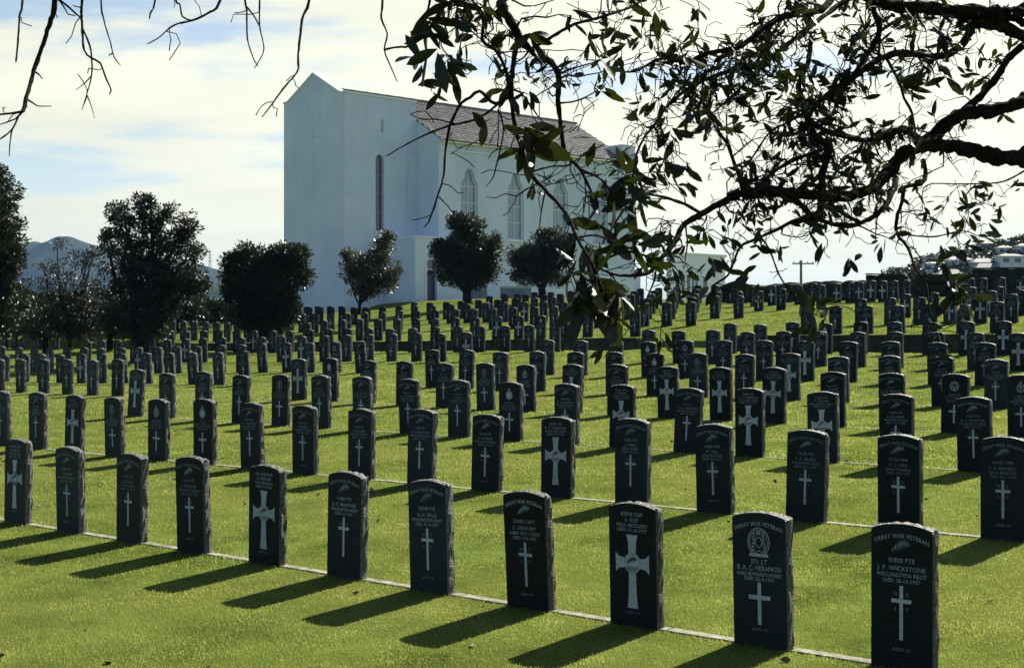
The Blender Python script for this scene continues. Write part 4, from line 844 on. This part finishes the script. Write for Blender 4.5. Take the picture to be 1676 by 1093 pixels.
limb([(1328,60),(1323,101),(1307,141),(1319,181),(1335,222),(1355,242),(1347,282),(1343,316)], 4, 6, 6.1, 5.9, dens=2.0)
limb([(1500,238),(1492,218),(1464,214),(1428,230),(1395,226),(1363,218),(1335,205),(1312,180)], 6, 4, 6.4, 5.9, dens=1.7)
limb([(1464,290),(1464,306),(1443,344),(1408,365),(1379,370),(1332,359),(1302,361),(1267,378),(1238,391),(1212,404),(1199,434),(1191,451),(1165,468)], 5, 1.6, 6.3, 5.4, dens=1.3)
limb([(1332,359),(1310,335),(1285,318)], 5, 6, 5.9, 5.9, dens=1.2)
limb([(1408,365),(1366,340),(1352,318)], 3.5, 4, 6.0, 6.1, dens=.9)
limb([(1510,262),(1515,284),(1507,301),(1481,306),(1477,327),(1468,357),(1468,382),(1485,404),(1498,438),(1515,464),(1519,490),(1523,519),(1537,536)], 4, 1.2, 6.5, 5.6, dens=.45, leafy=.6)
limb([(1515,464),(1549,464),(1571,476),(1588,489)], 2, 1, 5.9, 5.7, dens=.8)
limb([(1676,280),(1643,297),(1601,301),(1558,301),(1524,301),(1511,310),(1509,330)], 1.6, .8, 6.6, 6.3, dens=.25, leafy=.5)
limb([(1596,303),(1575,327),(1584,340),(1585,352)], 1.3, .9, 6.4, 6.3, dens=.9)
limb([(1468,382),(1500,386),(1532,387),(1575,378),(1600,386)], 1.6, .9, 6.1, 6.0, dens=.8)
limb([(1148,350),(1122,335),(1088,323),(1062,318),(1045,310),(1036,285)], 3, 1.6, 5.6, 5.1, dens=1.1)
limb([(1149,160),(1160,190),(1177,218),(1190,235),(1198,258),(1210,290),(1216,314)], 2.2, 3.5, 5.6, 5.7, dens=.9)
limb([(1189,185),(1190,226),(1198,250)], 1.3, 2, 5.6, 5.6, dens=.2, leafy=.2)
limb([(1245,388),(1259,408),(1276,451),(1297,481),(1319,506),(1328,530)], 1.7, .9, 5.7, 5.5, dens=.7)
limb([(1075,429),(1072,455),(1062,480),(1050,505)], 2, .9, 5.3, 5.2, dens=.6)
limb([(1424,8),(1440,50),(1420,90),(1400,118)], 5, 4, 6.2, 6.1, dens=1.8)
limb([(1282,28),(1262,60),(1240,100),(1225,130),(1190,165),(1160,190)], 3, 1.5, 5.7, 5.4, dens=1.7)
limb([(1355,242),(1300,262),(1262,285),(1240,312)], 3.5, 3, 5.9, 5.8, dens=1.8)
limb([(1448,93),(1470,130),(1480,160),(1492,185),(1500,230)], 3, 2, 6.3, 6.4, dens=.5)
limb([(1331,177),(1290,200),(1262,215),(1243,240),(1230,260)], 2.5, 1.5, 5.9, 5.7, dens=1.0)
# centre: sprays that droop in front of the church
limb([(812,-130),(821,0),(834,31),(847,56),(867,82),(901,102),(913,123),(914,169),(919,215),(925,250),(949,277),(970,318)], 9, 2, 4.7, 4.5, dens=.55, leafy=.6, sides=8)
limb([(847,62),(839,118),(837,154),(844,215),(852,236),(867,282),(893,312),(929,353),(944,389),(970,435),(975,470)], 4.5, 2.2, 4.6, 4.2, dens=.35)
limb([(800,-120),(793,20),(790,67),(811,82),(829,118),(832,150)], 3.5, 2.5, 4.6, 4.5, dens=.6, leafy=.6)
limb([(839,154),(811,170),(785,149),(770,160),(755,169),(737,205),(729,246),(726,287),(714,328),(701,364),(693,371)], 3, 1.3, 4.5, 4.2, dens=.08, leafy=0, name='bare_twig')
limb([(737,205),(698,220),(662,238),(632,256)], 1.9, .9, 4.4, 4.2, dens=.15, leafy=0, name='bare_twig')
limb([(742,202),(715,196),(688,195),(672,187)], 1.6, .9, 4.4, 4.3, dens=.1, leafy=0, name='bare_twig')
limb([(714,328),(705,352),(673,361)], 1.3, .7, 4.3, 4.2, dens=0, leafy=0, name='bare_twig')
limb([(719,323),(735,340),(744,353)], 1.3, .7, 4.3, 4.2, dens=0, leafy=0, name='bare_twig')
limb([(737,205),(780,195),(811,174),(835,150)], 1.8, 2.5, 4.4, 4.5, dens=.2, leafy=.3)
limb([(816,180),(824,215),(811,277),(806,292),(796,305)], 1.8, .9, 4.5, 4.3, dens=.2, leafy=0)
limb([(880,300),(858,312),(845,321),(828,317),(812,324),(796,322)], 1.4, .7, 4.4, 4.3, dens=.15, leafy=0, name='bare_twig')
limb([(867,282),(905,272),(929,271),(958,252),(990,236)], 1.8, 1, 4.4, 4.5, dens=.4, leafy=.5)
limb([(893,312),(886,345),(882,385)], 1.6, .8, 4.4, 4.2, dens=.05, leafy=0)
limb([(913,123),(930,115),(960,106),(985,98)], 2, .9, 4.5, 4.6, dens=.6)
limb([(867,82),(905,60),(940,40),(985,28),(1040,8),(1070,-20)], 3, 2, 4.6, 4.9, dens=.7)
limb([(914,169),(945,165),(975,150),(985,140)], 1.9, .9, 4.5, 4.6, dens=.5)
limb([(919,215),(890,235),(860,225)], 1.6, .9, 4.5, 4.4, dens=.2, leafy=0)
limb([(970,435),(1000,420),(1030,412),(1062,420)], 2.5, 1.4, 4.4, 4.5, dens=.3)
limb([(944,389),(975,385),(1005,395),(1030,380)], 2.0, 1.0, 4.3, 4.5, dens=.3)
limb([(975,440),(985,470),(1000,500),(1005,525)], 1.9, .9, 4.3, 4.2, dens=.25)
limb([(944,389),(925,420),(938,450),(950,490)], 1.8, 1, 4.3, 4.2, dens=.4)
limb([(949,277),(985,295),(1010,330),(1020,345)], 2, 1.2, 4.5, 4.6, dens=.3)
limb([(1020,345),(1000,375),(985,400)], 2, 1, 4.6, 4.5, dens=.2)
limb([(625,-120),(626,0),(624,31),(634,56),(629,82),(639,108),(650,134)], 2.6, .9, 4.4, 4.2, dens=.1, leafy=0, name='bare_twig')
limb([(629,82),(645,78),(657,77),(672,74),(688,40),(705,-5),(708,-125)], 1.8, 2.4, 4.3, 4.4, dens=.2, leafy=.3)
limb([(740,-125),(737,0),(730,40),(722,75),(738,95)], 2.2, 1.1, 4.5, 4.3, dens=.6)
limb([(775,-125),(760,10),(756,60),(748,95)], 2, 1, 4.5, 4.4, dens=.6)
# left: bare winter twigs hanging into the sky
BT = dict(leafy=0, name='bare_twig', wob=.3)
limb([(96,-130),(90,0),(80,43),(68.5,78.5),(55,117),(40,174),(37,183)], 5, 3.3, 4.5, 4.3, dens=.25, **BT)
limb([(37,183),(18,186),(0,188),(-20,196)], 2.4, 1, 4.3, 4.3, dens=.1, **BT); limb([(37,183),(25,195),(0,204)], 1.8, 1, 4.3, 4.2, dens=.1, **BT)
limb([(31,189),(20,212),(0,228),(-12,235)], 1.7, 1, 4.3, 4.2, dens=.1, **BT); limb([(20,212),(17,230),(15,256)], 1.3, .8, 4.3, 4.2, dens=0, **BT)
limb([(42,-130),(37,0),(32,27),(29.5,67),(26,102)], 2.2, 1.5, 4.6, 4.5, dens=.1, **BT)
limb([(140,-130),(134,0),(134,37),(137.6,82),(150,95),(164,104),(174,130),(182,147),(179,154)], 3.6, 1.2, 4.4, 4.2, dens=.2, **BT)
limb([(135,47),(147,75),(150,95),(150,124),(142,155),(134,180)], 1.8, .7, 4.35, 4.2, dens=.1, **BT)
limb([(142,155),(148,170),(155,194)], 1, .6, 4.25, 4.2, dens=0, **BT); limb([(150,124),(138,137),(125,147)], 1.2, .7, 4.3, 4.2, dens=0, **BT)
limb([(94,-2),(110,10),(130,28),(135,30)], 1.6, 1.5, 4.45, 4.4, dens=0, **BT)
limb([(158,-130),(165,0),(170,33),(180,67),(187,94),(197,107)], 2.4, .8, 4.4, 4.3, dens=.1, **BT)
limb([(262,-120),(254,0),(247,20),(244.6,31)], 2.2, 1.5, 4.5, 4.45, dens=0, **BT)
limb([(400,-120),(361,0),(344,20),(314,34),(284,42),(260,62),(241,72.5)], 3.4, 1, 4.5, 4.2, dens=.2, **BT)
limb([(314,34),(299,28),(294,7),(284,-8),(270,-120)], 1.4, 1.8, 4.4, 4.5, dens=.1, **BT)
limb([(398,-120),(401,0),(404,17),(405,63),(414,94),(422,109)], 2.6, .9, 4.4, 4.2, dens=.1, **BT); limb([(404,12),(418,30),(426,47)], 1.6, 1, 4.4, 4.3, dens=0, **BT)
limb([(428,-120),(425,0),(425,43),(432,80),(424,100),(416,112)], 2.2, .8, 4.4, 4.3, dens=.1, **BT)
limb([(520,-120),(506,0),(494.5,33),(488,94),(487,117),(468,140),(448,167),(429,192)], 3.4, 1, 4.5, 4.2, dens=.15, **BT)
# twigs and leaves grown from every limb
TW = MB(); LP = []; LN = []; LS = []
def leaf_cluster(p, d, n, size):
    for _ in range(n):
        v = np.array(d)*.8+rgt.normal(0, .62, 3)+np.array([0, 0, -.12]); LP.append(np.array(p)+rgt.normal(0, .012, 3)); LN.append(v); LS.append(size)
def grow(p, d, length, r, lev, leafy, size):
    n = 5 if lev == 0 else 4; pts = [p.copy()]; q = p.copy(); v = d.normalized()
    for k in range(n):
        v = (v+Vector((rt.gauss(0, .42), rt.gauss(0, .42), rt.gauss(0, .42)-.05))).normalized(); q = q+v*length/n; pts.append(q.copy())
    TW.tube(pts, [max(.0016, r*(1-.6*k/n)) for k in range(n+1)], 4, wob=.35, cap=False)
    if lev < 1:
        for k in range(1, n+1):
            if rt.random() < .6: grow(pts[k], v+Vector((rt.gauss(0, .8), rt.gauss(0, .8), rt.gauss(0, .7))), length*rt.uniform(.3, .6), r*.5, lev+1, leafy, size)
    if rt.random() < .18*leafy: leaf_cluster(pts[-1], v, rt.randint(3, 6), size)
    if leafy and rt.random() < .03*leafy: leaf_cluster(pts[n//2], v, 2, size)
for pts, rads, dens, lf in limbs:
    Ltot = sum((b-a).length for a, b in zip(pts, pts[1:])); cnt = int(Ltot*27*dens+rt.random())
    for _ in range(cnt):
        k = rt.randrange(len(pts)//6, len(pts)); p = pts[k]
        if (p+TRK).z > EYE+1.30 and dens < .5: continue
        if (p+TRK).z < EYE+.52 and rt.random() < .62: continue
        d = Vector((rt.gauss(0, 1), rt.gauss(0, .8), rt.gauss(-.15, .9))); grow(p, d, rt.uniform(.08, .30)*(.8 if lf else .45), min(rads[k]*.5, .0042), 0 if lf else 1, lf, .062)
    if lf > .5:
        e_ = pts[-1]; leaf_cluster(e_, (e_-pts[-4]).normalized(), 5, .078)
# the larger drooping leaf bunches the photograph shows near the church
for (x, y, D, n, s, dx, dz) in ((690,38,4.3,7,.105,.2,-1),(700,62,4.3,4,.10,.3,-1),(706,38,4.3,3,.085,.5,-.9),(690,95,4.25,5,.10,-.6,-.8),(725,95,4.25,7,.11,.2,-1),(738,108,4.25,4,.10,.7,-.8),(748,150,4.3,3,.075,.1,-1),
    (800,10,4.4,5,.09,.1,-1),(745,30,4.4,3,.08,.2,-1),(760,75,4.4,3,.08,0,-1),(868,55,4.5,5,.09,.3,-1),(862,215,4.3,10,.13,.0,-1),(872,240,4.3,7,.12,.4,-.9),(782,180,4.4,2,.09,1,.05),(786,205,4.4,2,.085,.1,-1),(975,232,4.5,2,.08,-.7,-.5),
    (1020,290,4.6,6,.10,.0,-1),(1035,330,4.6,7,.11,-.2,-.8),(990,325,4.6,4,.10,-1,.1),(1020,300,4.6,5,.10,.8,-.6),(945,380,4.3,5,.10,-.7,.2),(962,400,4.3,6,.10,.3,-.7),(985,372,4.4,6,.10,.1,.9),(1005,398,4.4,7,.105,.8,.1),(1030,400,4.4,5,.10,.8,-.3),
    (940,432,4.2,6,.10,-.6,-.5),(960,455,4.2,8,.125,-.1,-1),(945,475,4.2,6,.12,.1,-1),(975,480,4.2,6,.12,.4,-1),(1005,480,4.2,7,.12,.3,-1),(950,500,4.2,5,.11,-.2,-1),(1012,495,4.2,6,.11,.2,-1),
    (1070,30,5,7,.085,-.2,-.2),(1050,62,5,6,.08,-.8,-.1),(1020,78,5,6,.08,-.8,-.2),(1095,100,5.2,9,.08,.2,.1),(1100,220,5.2,9,.085,.1,-.3),(1085,260,5.2,7,.08,.2,-.9),(1120,270,5.2,6,.08,.5,-.8),
    (1225,455,5.4,5,.08,-.6,-.3),(1240,475,5.4,4,.075,.5,-.8),(1165,425,5.3,6,.085,0,-.7),(1190,440,5.3,4,.08,.6,-.7),(1295,470,5.4,2,.12,.7,-.6),(1318,490,5.4,3,.09,.2,-1),(1350,405,5.8,4,.085,-.5,.1),(1435,395,6,5,.085,.2,-.8),(1395,425,6,5,.08,-.2,-.8),
    (1580,350,6.3,6,.085,.1,0),(1545,398,6,7,.08,.2,-.5),(1556,462,5.8,6,.10,.8,-.2),(1570,476,5.8,4,.10,.4,-.9),(1540,60,6.2,6,.09,.1,-1),(1470,135,6.1,5,.12,.8,-.7),(1555,125,6.3,4,.10,-.9,-.1),(1600,90,6.4,6,.09,.3,-.7)):
    leaf_cluster(P3(x, y, D), (dx, rt.gauss(0, .35), dz), n, s)
TW.obj('twigs', M['bark'], T)
LP = np.array(LP); LN = np.array(LN)
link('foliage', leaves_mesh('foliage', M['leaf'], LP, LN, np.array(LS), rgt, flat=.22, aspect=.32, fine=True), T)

# ------------------------------------------------------------------ lawn: cut grass blades near the camera, each a real sliver
rgg = np.random.default_rng(9)
def blades():
    V = []
    for (y0, y1, dn, h, w) in ((7.6, 11, 6500, .019, .0036), (11, 16, 2800, .021, .0052), (16, 24, 1000, .024, .0085), (24, 36, 330, .027, .014), (36, 60, 90, .030, .026)):
        area = .5*(y1**2-y0**2)*.78; n = int(area*dn)
        y = np.sqrt(rgg.uniform(y0**2, y1**2, n)); x = rgg.uniform(-.385, .385, n)*y
        p = x*NX+y*NY; q = x*DX+y*DY
        z = ground_grid(q, p)
        keep = np.ones(n, bool)
        gap_ = .040+.030*np.sin(q*5.3)*np.sin(q*1.7+1)+rgg.uniform(-.022, .012, n)
        for i in range(1, 8): keep &= np.abs(p-(rowZ(i)*NY+.02)) > np.clip(gap_*(.78 if i < 2 else .5 if i < 3 else .3), 0, .046)
        keep &= np.abs(p-PW) > .14; over = rgg.uniform(0, 1, n)
        nz = np.array([mnoise.noise(Vector((a*.9, b*.9, 3)))+.5*mnoise.noise(Vector((a*3.1, b*3.1, 8))) for a, b in zip(x[::8], y[::8])]).repeat(8)[:n] if n > 8 else np.zeros(n)
        if len(nz) < n: nz = np.pad(nz, (0, n-len(nz)))
        hh = h*rgg.uniform(.45, 1.25, n)*(1+.25*nz)
        edge = np.min([np.abs(p-(rowZ(i)*NY+.02)) for i in range(1, 8)], axis=0); hh *= np.where(edge < .12, 1.0+.9*rgg.uniform(0, 1, n), 1)
        an = rgg.uniform(0, 2*math.pi, n); ln = rgg.uniform(.1, 1.0, n)
        b1 = np.stack([x+np.cos(an)*w*.5, y+np.sin(an)*w*.5, z-.004], 1); b2 = np.stack([x-np.cos(an)*w*.5, y-np.sin(an)*w*.5, z-.004], 1)
        a2 = rgg.uniform(0, 2*math.pi, n); tp = np.stack([x+np.cos(a2)*hh*ln, y+np.sin(a2)*hh*ln, z+hh*(1-.35*ln)], 1)
        v = np.stack([b1, b2, tp], 1)[keep]; V.append(v.reshape(-1, 3))
    return np.concatenate(V)
# fast ground lookup on the ground sheet's own grid (bilinear)
zgr = zg.reshape(npp, nq)
def ground_grid(q, p):
    a = np.clip(np.searchsorted(qs, q)-1, 0, nq-2); b = np.clip(np.searchsorted(ps, p)-1, 0, npp-2)
    s = (q-qs[a])/(qs[a+1]-qs[a]); t = (p-ps[b])/(ps[b+1]-ps[b])
    return (zgr[b, a]*(1-s)+zgr[b, a+1]*s)*(1-t)+(zgr[b+1, a]*(1-s)+zgr[b+1, a+1]*s)*t
v = blades(); n = len(v)//3
me = bpy.data.meshes.new('grass'); me.vertices.add(n*3); me.vertices.foreach_set('co', v.ravel()); me.loops.add(n*3); me.loops.foreach_set('vertex_index', np.arange(n*3, dtype=np.int32))
me.polygons.add(n); me.polygons.foreach_set('loop_start', np.arange(0, n*3, 3, dtype=np.int32)); me.polygons.foreach_set('loop_total', np.full(n, 3, dtype=np.int32)); me.materials.append(M['blade']); me.update(calc_edges=True)
tag(link('grass', me), kind='stuff')
print('blades', n, 'leaves', len(LP), 'twig faces', len(TW.f))

# fallen leaves and daisies scattered on the lawn
n = 420; y = np.sqrt(rgg.uniform(60, 900, n)); x = rgg.uniform(-.37, .37, n)*y; z = ground_grid(x*DX+y*DY, x*NX+y*NY)+.016
for nm, mt_, sl_, sz in (('fallen_leaves', mat('dry_leaf', (.10,.07,.035), .8), slice(0, 200), .05), ('daisies', mat('petal', (.75,.75,.66), .8), slice(200, 260), .016)):
    tag(link(nm, leaves_mesh(nm, mt_, np.stack([x, y, z], 1)[sl_], rgg.normal(0, 1, (len(x[sl_]), 3))*np.array([1, 1, .12]), sz, rgg, aspect=.6, fine=True)), kind='stuff')
# air: thin even haze between here and the far hills
mh = bpy.data.materials.new('haze'); mh.use_nodes = True; t = mh.node_tree; t.nodes.clear(); ov = t.nodes.new('ShaderNodeOutputMaterial'); pv_ = t.nodes.new('ShaderNodeVolumePrincipled')
pv_.inputs['Color'].default_value = (.35, .58, 1, 1); pv_.inputs['Density'].default_value = 0.00007; pv_.inputs['Anisotropy'].default_value = 0; t.links.new(pv_.outputs[0], ov.inputs['Volume'])
mb = MB(); mb.box((0, 2000, 90), (15000, 12000, 300)); tag(mb.obj('haze', mh), kind='stuff')
